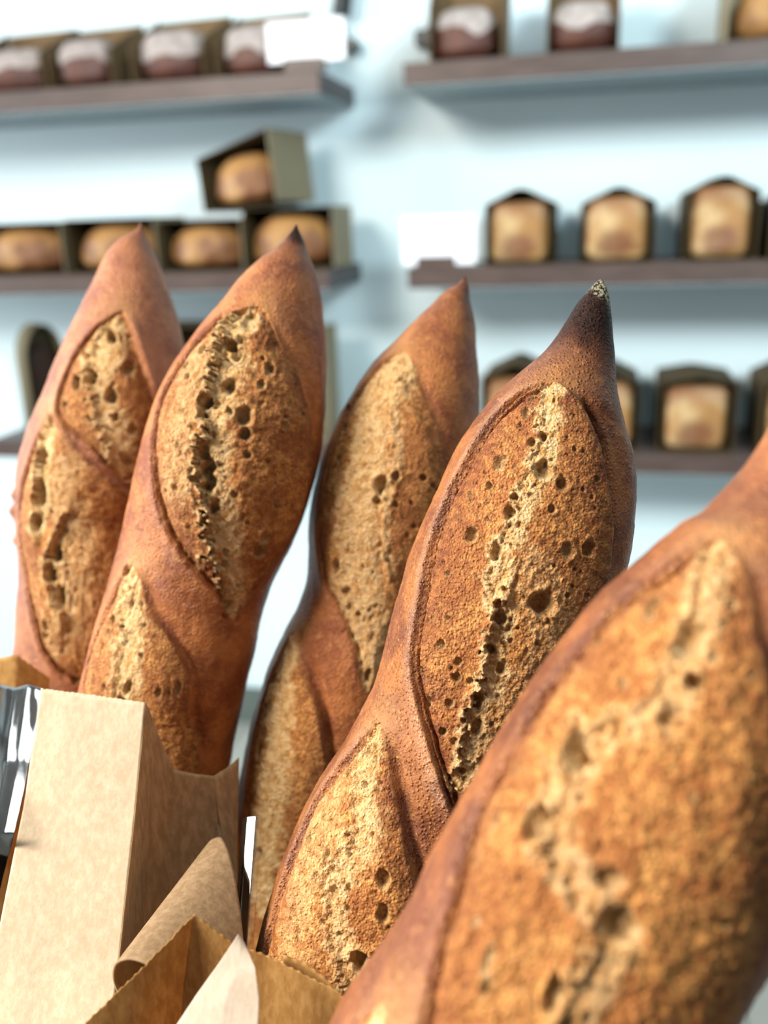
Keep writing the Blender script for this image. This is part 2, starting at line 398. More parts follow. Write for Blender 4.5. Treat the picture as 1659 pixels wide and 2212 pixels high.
# upper left shelf: sugar dusted cakes in kraft boxes (px of cake left, cake right, cake top; box right edge and back top)
cakes = [(-45, 92, 112, 108, 72, 'sugar dusted cake at the far left of the upper left shelf', 'kraft box cut off by the left edge of the photo, round a dusted cake'),
         (118, 232, 90, 290, 62, 'cake with a thick white sugar cap, second from the left up high', 'kraft box round the cake with the thickest white sugar cap'),
         (300, 432, 70, 468, 42, 'cracked sugar dusted cake in the middle of the upper left shelf', 'kraft box with a slanting right side round the cracked cake'),
         (480, 605, 60, 640, 33, 'sugar dusted cake half hidden by the white price card up high', 'kraft box behind the white price card on the upper left shelf')]
for i, (a, b, top, br, bt, lab, lab2) in enumerate(cakes):
    z = ZL[0]; yf = YF+0.022
    pa, pb = aty(a, 160, yf)[0], aty(b, 160, yf)[0]
    zt_ = aty((a+b)/2, top, yf+0.04)[2]
    xr_ = aty(br, 150, yf+0.12)[0]
    zb = aty((a+b)/2+40, bt, yf+0.15)[2]
    tray_box(pa-0.012, min(max(pb+0.014, xr_-0.03), aty(cakes[i+1][0], 160, yf)[0]-0.027) if i < 3 else pb+0.02, z, zb-z, (zb-z)*0.62, yf-0.008, yf+0.145, lab2, 'cake boxes on the upper left shelf', 0.012)
    loaf('loaf_cake', ((pa+pb)/2, yf+0.065, z+0.0025), (pb-pa, 0.12, max(0.06, zt_-z)), M['cake'], lab, 'cake', 'dusted cakes on the upper left shelf', 0.42, 3+i, 0.6, M['sugar'], ev=0.62)
rc = [(937, 1066, 22, 1098, -35, 'sugar dusted cake nearest the left end of the upper right shelf', 'kraft box at the left end of the upper right shelf'),
      (1190, 1322, 8, 1345, -45, 'cake with two white sugar mounds on the upper right shelf', 'kraft box round the cake with two sugar mounds')]
for i, (a, b, top, br, bt, lab, lab2) in enumerate(rc):
    z = ZR[0]; yf = YF+0.024
    pa, pb = aty(a, 105, yf)[0], aty(b, 100, yf)[0]
    zt_ = aty((a+b)/2, top, yf+0.04)[2]; zb = aty((a+b)/2, bt, yf+0.13)[2]
    xr_ = aty(br, 60, yf+0.05)[0]
    tray_box(pa-0.008, max(pb+0.006, xr_-0.006), z, zb-z, (zb-z)*0.75, yf-0.008, yf+0.135, lab2, 'cake boxes on the upper right shelf', 0.004)
    loaf('loaf_cake', ((pa+pb)/2, yf+0.062, z+0.0025), (pb-pa, 0.115, zt_-z), M['cake'], lab, 'cake', 'dusted cakes on the upper right shelf', 0.40, 11+i, 0.6, M['sugar'], ev=0.62)
z = ZR[0]; yf = YF+0.03
pa, pb = aty(1588, 75, yf)[0], aty(1760, 75, yf)[0]
tray_box(pa-0.018, pb+0.01, z, 0.19, 0.15, yf-0.008, yf+0.14, 'kraft box with a golden bun cut off by the upper right edge', 'cake boxes on the upper right shelf', 0.0, 'kraft_tan')
loaf('golden_bun', ((pa+pb)/2, yf+0.065, z+0.0025), (pb-pa, 0.12, 0.105), M['bun'], 'golden bun in the kraft box at the upper right edge', 'bread', None, 0.8, 21, 0.5)

def front_box(x0, x1, z, h, y0, y1, label, group, mat='kraft_dark_shaded', side='kraft_tan', peak=0.0, loc=None, rot=0.0, rotz=0.0, name='kraft_loaf_box', skew=0.0):
    """box or bag open to the front; peak > 0 gives it a gabled top"""
    w = x1-x0; d = y1-y0
    loc = loc or ((x0+x1)/2, y0, z)
    r = empty(name, loc, label, 'box' if peak == 0 else 'bag', group)
    prof = [(-w/2, 0), (w/2, 0), (w/2, h-peak)] + ([(0.06*w, h), (-0.06*w, h)] if peak else []) + [(-w/2, h-peak-skew)]
    t = 0.0018
    nm = ['base', 'side_panel'] + (['roof_panel', 'ridge', 'roof_panel'] if peak else ['top_panel']) + ['side_panel']
    n = len(prof); cx = np.array((0, h*0.45))
    for i in range(n):
        a = np.array(prof[i]); b = np.array(prof[(i+1) % n])
        e = (b-a)/np.linalg.norm(b-a); nn = np.array((-e[1], e[0]))*t
        bm = bmesh.new(); v = []
        for yy in (0, d):
            jit = 0.004*math.sin(i*2.3+w*90) if (yy == 0 and i > 1) else 0
            for p in (a, b, b+nn, a+nn): v.append(bm.verts.new((p[0], yy+jit, p[1])))
        for f in ((0,1,2,3), (7,6,5,4), (0,4,5,1), (1,5,6,2), (2,6,7,3), (3,7,4,0)): bm.faces.new([v[k] for k in f])
        o = from_bm(nm[i], bm, M[side] if (i == 1 and side) else M[mat])  # right side keeps the plain card tone, other panels take the shaded one
        o.parent = r
    bm = bmesh.new(); f0 = [bm.verts.new((p[0], d-0.002, p[1])) for p in prof]; f1 = [bm.verts.new((p[0], d, p[1])) for p in prof]
    bm.faces.new(f0); bm.faces.new(f1[::-1])
    for i in range(n): bm.faces.new((f0[i], f1[i], f1[(i+1) % n], f0[(i+1) % n]))
    o = from_bm('back_panel', bm, M[mat]); o.parent = r
    r.rotation_euler = (0, rot, rotz)
    return r

# middle left shelf: oval loaves in dark kraft boxes
ov = [(-60, 138, 482, 'oval loaf with a dark right shoulder at the left edge of the middle shelf', 'dark kraft box at the left edge of the photo, on the middle shelf', 488),
      (150, 340, 472, 'pale oval loaf behind the tip of the leftmost baguette', 'dark kraft box behind the tip of the leftmost baguette', 490),
      (350, 525, 474, 'oval loaf between the tips of the two left baguettes', 'dark kraft box between the tips of the two left baguettes', 500),
      (530, 722, 448, 'oval loaf right behind the tip of the second baguette', 'dark kraft box at the right end of the left middle shelf, under another box', 456)]
for i, (a, b, top, lab, lab2, lt) in enumerate(ov):
    z = ZL[1]; y0 = YF+0.035
    pa, pb = aty(a, 560, y0)[0], aty(b, 560, y0)[0]
    h = aty((a+b)/2, top, y0)[2]-z
    front_box(pa, pb, z+0.0002, h, y0, y0+0.17, lab2, 'dark kraft boxes on the left middle shelf')
    hl = h*0.93-0.004
    loaf('oval_loaf', ((pa+pb)/2-0.004, y0+0.078, z+0.003), ((pb-pa)*0.93, 0.15, hl), M['bun'], lab, 'bread', 'oval loaves on the left middle shelf', 0.8, 31+i*3, 0.4, ev=0.8)
# the box on top
y0 = YF+0.05
pL, pR = aty(443, 478, y0), aty(600, 455, y0)
wv = pR-pL; ang = math.atan2(wv[2], wv[0]); wd_ = math.hypot(wv[0], wv[2])*1.1
zb_ = ZL[1] + (aty(620, 452, y0)[2]-ZL[1])
bx = front_box(-wd_/2, wd_/2, 0, 0.15, 0, 0.17, 'tilted dark kraft box stacked on top of the other loaf boxes', 'dark kraft boxes on the left middle shelf', loc=tuple((pL+pR)/2+np.array((0, 0, 0.019))), rot=-ang*0.95, rotz=-0.22, skew=0.036)
lo = loaf('oval_loaf', (0, 0, 0), (wd_*0.93, 0.15, 0.112), M['bun'], 'oval loaf in the tilted box on top of the stack', 'bread', 'oval loaves on the left middle shelf', 0.8, 52, 0.4, ev=0.8)
cc = (pL+pR)/2; lo.matrix_world = Matrix.Translation(bx.location) @ bx.rotation_euler.to_matrix().to_4x4() @ Matrix.Translation((0, 0.08, 0.003))

# middle and lowest right shelves: square loaves in peaked paper bags
sq = [(1048, 1196, 408, ZR[1], 438, 'square loaf next to the small white price card', 'peaked brown bag next to the small white price card'),
      (1252, 1412, 404, ZR[1], 425, 'square loaf in the middle of the right middle shelf', 'peaked brown bag in the middle of the right middle shelf'),
      (1478, 1632, 380, ZR[1], 402, 'tallest square loaf with a pale crown, right middle shelf', 'tallest peaked brown bag on the right middle shelf'),
      (1662, 1810, 400, ZR[1], 425, 'square loaf cut off by the right edge on the middle shelf', 'brown bag cut off by the right edge on the middle shelf'),
      (1040, 1180, 790, ZR[2], 820, 'square loaf partly hidden left of the burnt tip baguette, lowest shelf', 'peaked brown bag partly hidden left of the burnt tip baguette'),
      (1235, 1376, 800, ZR[2], 830, 'square loaf hidden just right behind the burnt tip baguette', 'peaked brown bag peeping out right of the burnt tip baguette'),
      (1422, 1584, 816, ZR[2], 838, 'pale square loaf alone in view on the lowest right shelf', 'flat topped brown bag round the pale square loaf on the lowest shelf'),
      (1640, 1790, 800, ZR[2], 830, 'square loaf at the right edge on the lowest shelf', 'brown bag at the right edge on the lowest shelf')]
for i, (a, b, top, z, lt, lab, lab2) in enumerate(sq):
    y0 = YF+0.028
    yy = 560 if z == ZR[1] else 965
    pa, pb = aty(a, yy, y0)[0], aty(b, yy, y0)[0]
    h = aty((a+b)/2, top, y0)[2]-z
    front_box(pa, pb, z+0.0002, h, y0, y0+0.2, lab2, 'peaked bags on the right shelves', 'kraft_dark_shaded', None, 0.030 if i != 6 else 0.012, name='paper_loaf_bag')
    hl = aty((a+b)/2, lt, y0+0.01)[2]-z
    loaf('square_loaf', ((pa+pb)/2-0.002, y0+0.088, z+0.003), ((pb-pa)*0.85, 0.176, min(hl, h-0.012)), M['pan'], lab, 'bread', 'square loaves on the right shelves', 0.30, 61+i, 0.9, mark=True)

# lowest left shelf
def round_bag(pxc, ptop, pbot, y0, w, depth, rz, label, mat_side, loaf_lab):
    a = aty(pxc, pbot, y0); z = ZL[2]; h = aty(pxc, ptop, y0)[2]-z
    r = empty('paper_loaf_bag', (a[0], y0, z), label, 'bag', 'bags on the lowest left shelf')
    n = 24; prof = [(-w/2, 0.0006)] + [(-w/2*math.cos(math.pi*k/n), h*0.66+h*0.34*math.sin(math.pi*k/n)) for k in range(n+1)] + [(w/2, 0.0006)]
    V = np.array([[(p[0], yy, p[1]) for p in prof] for yy in (0, depth)])
    me = grid_mesh('wrapper', V); o = link('wrapper', me, M[mat_side]); o.parent = r
    md = o.modifiers.new('thick', 'SOLIDIFY'); md.thickness = 0.002; md.offset = -1
    bm = bmesh.new(); f0 = [bm.verts.new((p[0], depth, p[1])) for p in prof]; f1 = [bm.verts.new((p[0], depth+0.002, p[1])) for p in prof]
    bm.faces.new(f0); bm.faces.new(f1[::-1])
    for k in range(len(prof)): bm.faces.new((f0[k], f1[k], f1[(k+1) % len(prof)], f0[(k+1) % len(prof)]))
    o = from_bm('back_panel', bm, M[mat_side]); o.parent = r
    r.rotation_euler = (0, 0, rz)
    c = (a[0]-math.sin(rz)*depth*0.55, y0+math.cos(rz)*depth*0.55, z+0.003)
    loaf('dark_loaf', c, (w*0.80, depth*0.7, h*0.80), M['rye'], loaf_lab, 'bread', 'dark loaves on the lowest left shelf', 0.6, 77, 0.8, rotz=rz)
    return r
round_bag(118, 700, 905, YF+0.10, 0.105, 0.058, 1.0, 'round topped tan bag left of the leftmost baguette, lowest shelf', 'kraft_olive', 'dark loaf in the round topped tan bag at far left')
y0 = YF+0.05
pa, pb = aty(585, 940, y0)[0], aty(708, 940, y0)[0]
front_box(pa, pb, ZL[2]+0.0002, aty(700, 712, y0)[2]-ZL[2], y0, y0+0.12, 'tall tan box showing right of the second baguette, lowest shelf', 'bags on the lowest left shelf', 'kraft_tan', 'kraft_tan', name='kraft_loaf_box')
pa, pb = aty(345, 930, y0)[0], aty(470, 930, y0)[0]
front_box(pa, pb, ZL[2]+0.0002, aty(400, 704, y0)[2]-ZL[2], y0, y0+0.12, 'tan box glimpsed between the two left baguettes, lowest shelf', 'bags on the lowest left shelf', 'kraft_dark_shaded', 'kraft_tan', name='kraft_loaf_box')

# price cards
def price_card(px0, py0, px1, py1, y, zshelf, hold, label, rz=0.0):
    a, b = aty(px0, py1, y), aty(px1, py0, y)
    h0, h1, hz = hold
    xa, xb = aty(h0, py1, y)[0], aty(h1, py1, y)[0]
    r = empty('price_card', ((xa+xb)/2, y, zshelf), label, 'price card', 'white price cards')
    bm = bmesh.new(); add_box(bm, (xa, y-0.009, zshelf+0.0002), (xb, y+0.009, zshelf+hz)); bevel(bm, 0.001, 1); q = from_bm('wooden_holder', bm, M['wood'], r)
    q['label'] = 'small brown block holder'
    zb2 = max(a[2], zshelf+0.003)
    zn = zshelf+hz+0.0008
    bm = bmesh.new()
    prof = [(a[0], zb2), (xa-0.001, zb2), (xa-0.001, zn), (xb+0.001, zn), (xb+0.001, zb2), (b[0], zb2), (b[0], b[2]), (a[0], b[2])]
    fr_ = [bm.verts.new((p[0], y-0.0115, p[1])) for p in prof]; bk_ = [bm.verts.new((p[0], y-0.0095, p[1])) for p in prof]
    bm.faces.new(fr_); bm.faces.new(bk_[::-1])
    for k in range(8): bm.faces.new((fr_[k], bk_[k], bk_[(k+1) % 8], fr_[(k+1) % 8]))
    cdo = from_bm('card', bm, M['card'], r)
    w = b[0]-a[0]; hh = b[2]-zb2
    rr = random.Random(int(px0))
    for li, (fz, ln, th) in enumerate(((0.62, 0.44, 0.006), (0.44, 0.26, 0.0045))):
        bm = bmesh.new(); x = a[0]+w*(0.47-ln/2); xe = x+w*ln
        while x < xe:
            ww = rr.uniform(0.003, 0.007); zz = zb2+hh*fz
            add_box(bm, (x, y-0.0121, zz), (min(x+ww, xe), y-0.0116, zz+th*rr.uniform(0.6, 1.0))); x += ww+0.0022
        from_bm('faint_text_line', bm, M['ink'], r)
    return r
# the holders' fronts stand at the shelf edge, the card legs rest on the shelf
price_card(584, 38, 745, 140, YF+0.0125, ZL[0], (616, 703, 0.024), 'large white price card at the end of the upper left shelf')
price_card(872, 464, 1028, 572, YF+0.0125, ZR[1], (902, 985, 0.022), 'white price card at the left end of the right middle shelf')

# black brackets on the wall beside the upper shelves
def wall_bracket(f0, f1, knee, top, label):
    yb = YW-0.05
    a, b = aty(*f0, yb), aty(*f1, yb)
    r = empty('wall_bracket', ((a[0]+b[0])/2, YW, b[2]), label, 'bracket', 'black wall brackets')
    bm = bmesh.new(); add_box(bm, (a[0], yb, b[2]), (b[0], YW-0.0002, a[2])); bevel(bm, 0.003, 2); from_bm('foot', bm, M['black'], r)
    k, t = aty(*knee, yb+0.012), aty(*top, yb+0.012)
    c = (a+b)/2; c[1] = yb+0.012
    bm = bmesh.new(); add_tube(bm, [tuple(c), tuple(k)], 0.0035); from_bm('rod', bm, M['black'], r)
    bm = bmesh.new(); add_tube(bm, [tuple(k), tuple(t)], [0.022, 0.020], 16); from_bm('arm', bm, M['black'], r)
wall_bracket((738, 84), (768, 106), (736, 34), (752, -70), 'black wall bracket rising behind the price card up high')
wall_bracket((895, 64), (934, 96), (960, -20), (966, -90), 'black wall bracket peeping out left of the cakes on the upper right shelf')

# ---------------------------------------------------------------- baguettes
def baguette(name, st, mat, label, scores, nu, nv, seed, burn=(0.0, 0.02), tipflour=0.0, tail=None, rough=1.0, spikes=(), flour_k=1.0, mag=1.02, tan=(-0.01, 0.0)):
    """st: stations (px, py, half width px, depth m) down the axis; scores: dicts in the same pixels, unwrapped onto the crust"""
    st = np.array(st, float)
    P3 = np.array([atd(a, b, d) for a, b, hw, d in st])
    rad = st[:, 2]*st[:, 3]/FPX
    if tail is not None:          # goes on below the picture into the basket
        for (dx, r) in tail:
            P3 = np.vstack([P3, np.array(dx)]); rad = np.append(rad, r)
    nvis = len(st)
    K = 14
    Pd = smooth_poly(np.column_stack([P3, rad]), K, False)
    ctr0, rad0 = Pd[:, :3], np.maximum(Pd[:, 3], 0.0004)
    L0 = np.concatenate([[0], np.cumsum(np.linalg.norm(np.diff(ctr0, axis=0), axis=1))])
    Lvis = L0[min((nvis-1)*K, len(L0)-1)]; Ltot = L0[-1]
    # denser rows on the part in view
    sv = np.concatenate([np.linspace(0, 0.006, 14)[:-1], np.linspace(0.006, Lvis, nu), np.linspace(Lvis, Ltot, max(20, int((Ltot-Lvis)/0.003)))[1:]])
    ip = lambda arr: np.interp(sv, L0, arr)
    ctr = np.stack([ip(ctr0[:, k]) for k in range(3)], -1); rr = ip(rad0)
    # smooth the path a little
    T = np.gradient(ctr, sv, axis=0)
    for _ in range(12): T[1:-1] = (T[:-2]+2*T[1:-1]+T[2:])/4
    T /= np.linalg.norm(T, axis=1)[:, None]
    Vv = CAM-ctr; Fd = Vv-(Vv*T).sum(1)[:, None]*T; Fd /= np.linalg.norm(Fd, axis=1)[:, None]
    Rd = np.cross(Fd, T); Rd *= np.sign((Rd@Rv).mean())
    nf = int(nv*0.78); nb = nv-nf
    A = math.radians(104)
    th = np.concatenate([np.linspace(-A, A, nf), np.linspace(A, 2*math.pi-A, nb+2)[1:-1]])
    th = np.where(th > math.pi, th-2*math.pi, th)
    S, TH_ = np.meshgrid(sv, th, indexing='ij'); R = np.repeat(rr[:, None], nv, 1)
    rs = np.convolve(np.pad(rr, 40, 'edge'), np.ones(81)/81, 'valid')
    a = S; b = R*TH_
    # pixels -> (arc length, angle)
    axp = np.column_stack([((ctr-CAM)@Rv)/((ctr-CAM)@Fv)*FPX+W/2, H/2-((ctr-CAM)@Uv)/((ctr-CAM)@Fv)*FPX])
    axt = np.gradient(axp, axis=0); axt /= np.linalg.norm(axt, axis=1)[:, None]+1e-9
    hwp = rr*FPX/((ctr-CAM)@Fv)
    nperp = np.column_stack([axt[:, 1], -axt[:, 0]])
    def unwrap(P):
        P = np.atleast_2d(np.asarray(P, float)); o_ = []
        for p in P:
            d = p-axp; i = np.argmin((d**2).sum(1)); off = (d[i]*nperp[i]).sum()
            tt = np.clip(off/(hwp[i]*mag), -0.99, 0.99)
            o_.append((sv[i], rr[i]*math.asin(tt), R[0, 0]*0+((ctr[i]-CAM)@Fv)/FPX))
        return np.array(o_)
    front = sstep(math.radians(112), math.radians(92), np.abs(TH_))
    disp = np.zeros_like(S); score = np.zeros_like(S); seam = np.zeros_like(S); toast = np.zeros_like(S); hole = np.zeros_like(S)
    flour = np.zeros_like(S); pale = np.zeros_like(S); cid = np.full(S.shape, -1)
    # general unevenness of the crust
    disp += 0.0007*fbm(a/0.02, b/0.02, seed, 3)*np.clip(R/0.03, 0, 1)
    disp += 0.00016*fbm(a/0.0022, b/0.0022, seed+5, 3)*np.clip(R/0.02, 0.15, 1)
    wig = 0.0016*fbm(a/0.010, b/0.010, seed+9, 3)+0.00025*vnoise(a/0.0020, b/0.0020, seed+3)
    def segdist(Q, closed, sel):
        x, y = a[sel], b[sel]
        dm = np.full(x.shape, 1e9); ins = np.zeros(x.shape, bool); tpar = np.zeros(x.shape)
        n = len(Q); side = np.zeros(x.shape)
        for i in range(n if closed else n-1):
            p, q = Q[i], Q[(i+1) % n]
            e = q-p; l2 = (e**2).sum()+1e-15
            u = np.clip(((x-p[0])*e[0]+(y-p[1])*e[1])/l2, 0, 1)
            dx = x-p[0]-u*e[0]; dy = y-p[1]-u*e[1]; dd = dx*dx+dy*dy
            k = dd < dm; dm = np.where(k, dd, dm); side = np.where(k, dy, side); tpar = np.where(k, i+u, tpar)
            if closed:
                c_ = ((p[1] > y) != (q[1] > y)) & (x < (q[0]-p[0])*(y-p[1])/(q[1]-p[1]+1e-15)+p[0]); ins ^= c_
        return np.sqrt(dm), ins, side, tpar
    rn = np.random.RandomState(seed)
    def pit(ca, cb, r, depth, asp=1.0, ang=0.0, hw=1.0, rim=0.25):
        sel = (np.abs(a-ca) < r*3*max(asp, 1)) & (np.abs(b-cb) < r*3*max(asp, 1))
        if not sel.any(): return
        x = a[sel]-ca; y = b[sel]-cb
        x2 = (x*math.cos(ang)+y*math.sin(ang))/asp; y2 = -x*math.sin(ang)+y*math.cos(ang)
        q = np.sqrt(x2**2+y2**2)/r + 0.24*vnoise(x/r*1.4+ca*999, y/r*1.4+cb*999, seed+2)
        disp[sel] -= depth*(1-sstep(0.45, 1.0, q)) - rim*0.0006*np.exp(-((q-1.15)/0.2)**2)*np.clip(r/0.001, 0.3, 1.4)
        hole[sel] = np.maximum(hole[sel], hw*(1-sstep(0.75, 1.05, q)))
    for si, sd in enumerate(scores):
        U = unwrap(smooth_poly(sd['poly'], 4, True))[:, :2]
        lo = U.min(0)-0.02; hi = U.max(0)+0.02
        sel = (a > lo[0]) & (a < hi[0]) & (b > lo[1]) & (b < hi[1]) & (np.abs(TH_) < math.radians(104))
        d, ins, side, _ = segdist(U, True, sel)
        d = np.where(ins, d, -d) + wig[sel]*0.55
        # which side of the cut: side>0 means the vertex lies to the right of the nearest edge point
        right = np.where(ins, side, -side)      # >0 : nearest edge is the left edge
        lefty = sstep(-0.0004, 0.0012, right)
        x, y = a[sel], b[sel]
        m1 = sstep(-0.0003, 0.0007, d)
        top = U[np.argmin(U[:, 0])]; bot = U[np.argmax(U[:, 0])]
        ef = sstep(-0.001, 0.009, x-top[0])*sstep(-0.001, 0.009, bot[0]-x)
        g = np.zeros_like(d)
        lift = sd.get('lift', 0.0016)
        crease = sd.get('crease', 0.0016)*ef; lip = sd.get('lip', 0.0012)*ef
        # raised lip of crust on the left, crease just inside it, swelling crumb beyond
        g += lip*np.exp(-(np.minimum(d, 0)/0.0040)**2)*(d < 0)*lefty + lip*np.exp(-(np.maximum(d, 0)/0.0004)**2)*(d >= 0)*lefty
        g -= crease*1.35*np.exp(-((d-0.0009)/0.0008)**2)*lefty
        g += lift*sstep(0.0004, 0.008, d)
        g += (1-lefty)*sd.get('rstep', 0.0012)*sstep(-0.0004, 0.0006, d)*np.exp(-np.maximum(d, 0)/0.006)
        g -= ef*(1-lefty)*sd.get('rdip', 0.0010)*(1.3*np.exp(-((d+0.0022)/0.0020)**2)+0.5*np.exp(-((d+0.006)/0.005)**2))
        # crumb texture
        cr = (fbm(x/0.0060, y/0.0050, seed+21, 3, 0.55)*0.0008)*sd.get('lump', 0.55) + fbm(x/0.0011, y/0.0010, seed+31, 3, 0.7)*0.00036
        rg = 1-np.abs(fbm(x/0.0034, y/0.0026, seed+41, 3)); cr += (rg**3-0.5)*0.0005*sd.get('lump', 0.55)
        g += cr*m1*rough*sd.get('rough', 1.0)
        disp[sel] += g*front[sel]
        cid[sel] = np.where(m1 > np.maximum(score[sel], 0.02), si, cid[sel])
        score[sel] = np.maximum(score[sel], m1)
        tz = np.exp(-np.maximum(d, 0)/sd.get('toastw', 0.0045))*m1*(0.9+0.6*fbm(x/0.006, y/0.006, seed+51, 2))
        toast[sel] = np.maximum(toast[sel], np.clip(tz*sd.get('toast', 0.8), 0, 1))
        flour[sel] = np.maximum(flour[sel], flour_k*0.8*np.exp(-((d+0.0030)/0.0024)**2)*(0.35+0.65*lefty)*ef)
        # pale golden halo where the cut runs out at its top
        pale[sel] = np.maximum(pale[sel], np.exp(-(((x-top[0])/0.010)**2+((y-top[1])/0.009)**2)))
        inside = sel.copy(); inside[sel] = d > 0.0012
        for sm in sd.get('seams', ()):
            Uq = unwrap(smooth_poly(sm['line'], 6, False)); wq = sm['w']*Uq[:, 2].mean()
            d2, _, sd2, tp = segdist(Uq[:, :2], False, sel)
            ww = wq*(1+0.55*fbm(x/0.006, y/0.006, seed+61, 3)) + 0.3*wq*vnoise(x/0.0016, y/0.0016, seed+62)
            k = (1-sstep(0.55, 1.1, d2/ww))*m1
            seam[sel] = np.maximum(seam[sel], k*sm.get('pale', 1.0))
            sgn = np.where(sd2 > 0, d2, -d2) + 0.25*wq*vnoise(x/0.0022, y/0.0022, seed+64) + 0.2*wq*vnoise(x/0.0007, y/0.0007, seed+65)
            st_ = sm.get('step', 0.0008)
            # torn: left flap stands proud, right side drops then rises gently
            h2 = -st_*sstep(-0.0003, 0.0004, sgn+ww*0.55)*np.exp(-np.maximum(sgn+ww*0.55, 0)/(ww*1.6))
            h2 += st_*0.5*np.exp(-(np.minimum(sgn+ww*0.55, 0)/0.003)**2)*(sgn+ww*0.55 < 0)
            disp[sel] += h2*m1
            # torn crumb in the seam
            disp[sel] += k*(0.0006*fbm(x/0.0022, y/0.0013, seed+71, 4, 0.65))
            for _ in range(int(sm.get('n', 25))):
                j = rn.randint(len(Uq)); r = rn.uniform(0.0004, 0.0011)*sm.get('pr', 1.0)
                pit(Uq[j, 0]+rn.normal()*wq*0.5, Uq[j, 1]+rn.normal()*wq*0.55, r, r*rn.uniform(0.7, 1.3), rn.uniform(0.8, 1.8), rn.uniform(-0.6, 0.6), 0.8)
        ii = np.argwhere(inside)
        if len(ii):
            for _ in range(sd.get('pits', 90)):
                i, j = ii[rn.randint(len(ii))]; r = 0.00035+0.0007*rn.rand()**2.5
                pit(a[i, j], b[i, j], r*sd.get('pr', 1.0), r*rn.uniform(0.8, 1.4), rn.uniform(0.8, 1.5), rn.uniform(-0.8, 0.8), 0.25)
        for hh in sd.get('holes', ()):
            u = unwrap(hh[:2])[0]; r = hh[2]*u[2]*sd.get('hk', 1.0)
            dp = hh[3] if len(hh) > 3 else 1.0
            pit(u[0], u[1], r*1.02, min(r*1.5, 0.0068)*dp, hh[4] if len(hh) > 4 else 1.15, 0.15, 1.0, 0.45)
    for (px, py, r, hgt) in spikes:
        u = unwrap((px, py))[0]
        q = np.hypot(a-u[0], b-u[1])/(r*u[2]); disp += hgt*np.exp(-q**2); 
    disp *= sstep(0.0, 0.012, S)*0.9+0.1
    Rr = np.maximum(R+disp*np.clip(R/0.012, 0.1, 1), 0.0003)
    V = ctr[:, None, :] + Rr[..., None]*(np.sin(TH_)[..., None]*Rd[:, None, :] + np.cos(TH_)[..., None]*Fd[:, None, :])
    bn = np.clip(1-sstep(burn[0], burn[1], S+0.003*fbm(a/0.006, b/0.006, seed+81, 3)), 0, 1) if burn[1] > 0 else np.zeros_like(S)
    tf = tipflour*(1-sstep(0.0025, 0.0075, S+0.004*fbm(a/0.003, b/0.003, seed+91, 3)-np.maximum(b, 0)*0.8))
    A_ = dict(score=score, seam=seam, toast=toast, hole=hole, burn=bn, flour=flour, pale=np.clip(pale, 0, 1), tipflour=tf, tan=1-sstep(tan[0], tan[1], S+0.006*fbm(a/0.012, b/0.012, seed+85, 3)))
    full = grid_mesh(name, V, None, closed=True)
    nrm = np.empty(nv*len(sv)*3, np.float32); full.vertex_normals.foreach_get('vector', nrm); nrm = nrm.reshape(-1, 3)
    bpy.data.meshes.remove(full)
    idx = np.arange(nv*len(sv)).reshape(len(sv), nv); nx = np.roll(idx, -1, axis=1)
    Q = np.stack([idx[:-1], nx[:-1], nx[1:], idx[1:]], -1).reshape(-1, 4)
    fs = score.reshape(-1)[Q].mean(1); fc = np.where(fs > 0.35, cid.reshape(-1)[Q].max(1), -1)
    def piece(nm, faces):
        used, inv = np.unique(faces.reshape(-1), return_inverse=True)
        me = bpy.data.meshes.new(nm); n = len(faces)
        me.vertices.add(len(used)); me.vertices.foreach_set('co', V.reshape(-1, 3)[used].reshape(-1).astype(np.float32))
        me.loops.add(n*4); me.polygons.add(n)
        me.loops.foreach_set('vertex_index', inv.reshape(-1).astype(np.int32)); me.polygons.foreach_set('loop_start', (np.arange(n)*4).astype(np.int32))
        me.polygons.foreach_set('use_smooth', np.ones(n, bool)); me.update(calc_edges=True)
        for k, v in A_.items():
            at = me.attributes.new(k, 'FLOAT', 'POINT'); at.data.foreach_set('value', v.reshape(-1)[used].astype(np.float32))
        me.normals_split_custom_set_from_vertices(nrm[used].tolist())
        return me
    o = link(name, piece(name, Q[fc < 0]), mat); tag(o, label, 'baguette', 'baguettes standing in the basket')
    for si in range(len(scores)):
        if (fc == si).any():
            p = link('open_cut', piece('open_cut', Q[fc == si]), mat); p.parent = o
            p['label'] = ['torn golden crumb of the upper cut', 'golden crumb of the lower cut'][min(si, 1)]
    return o, ctr, rr

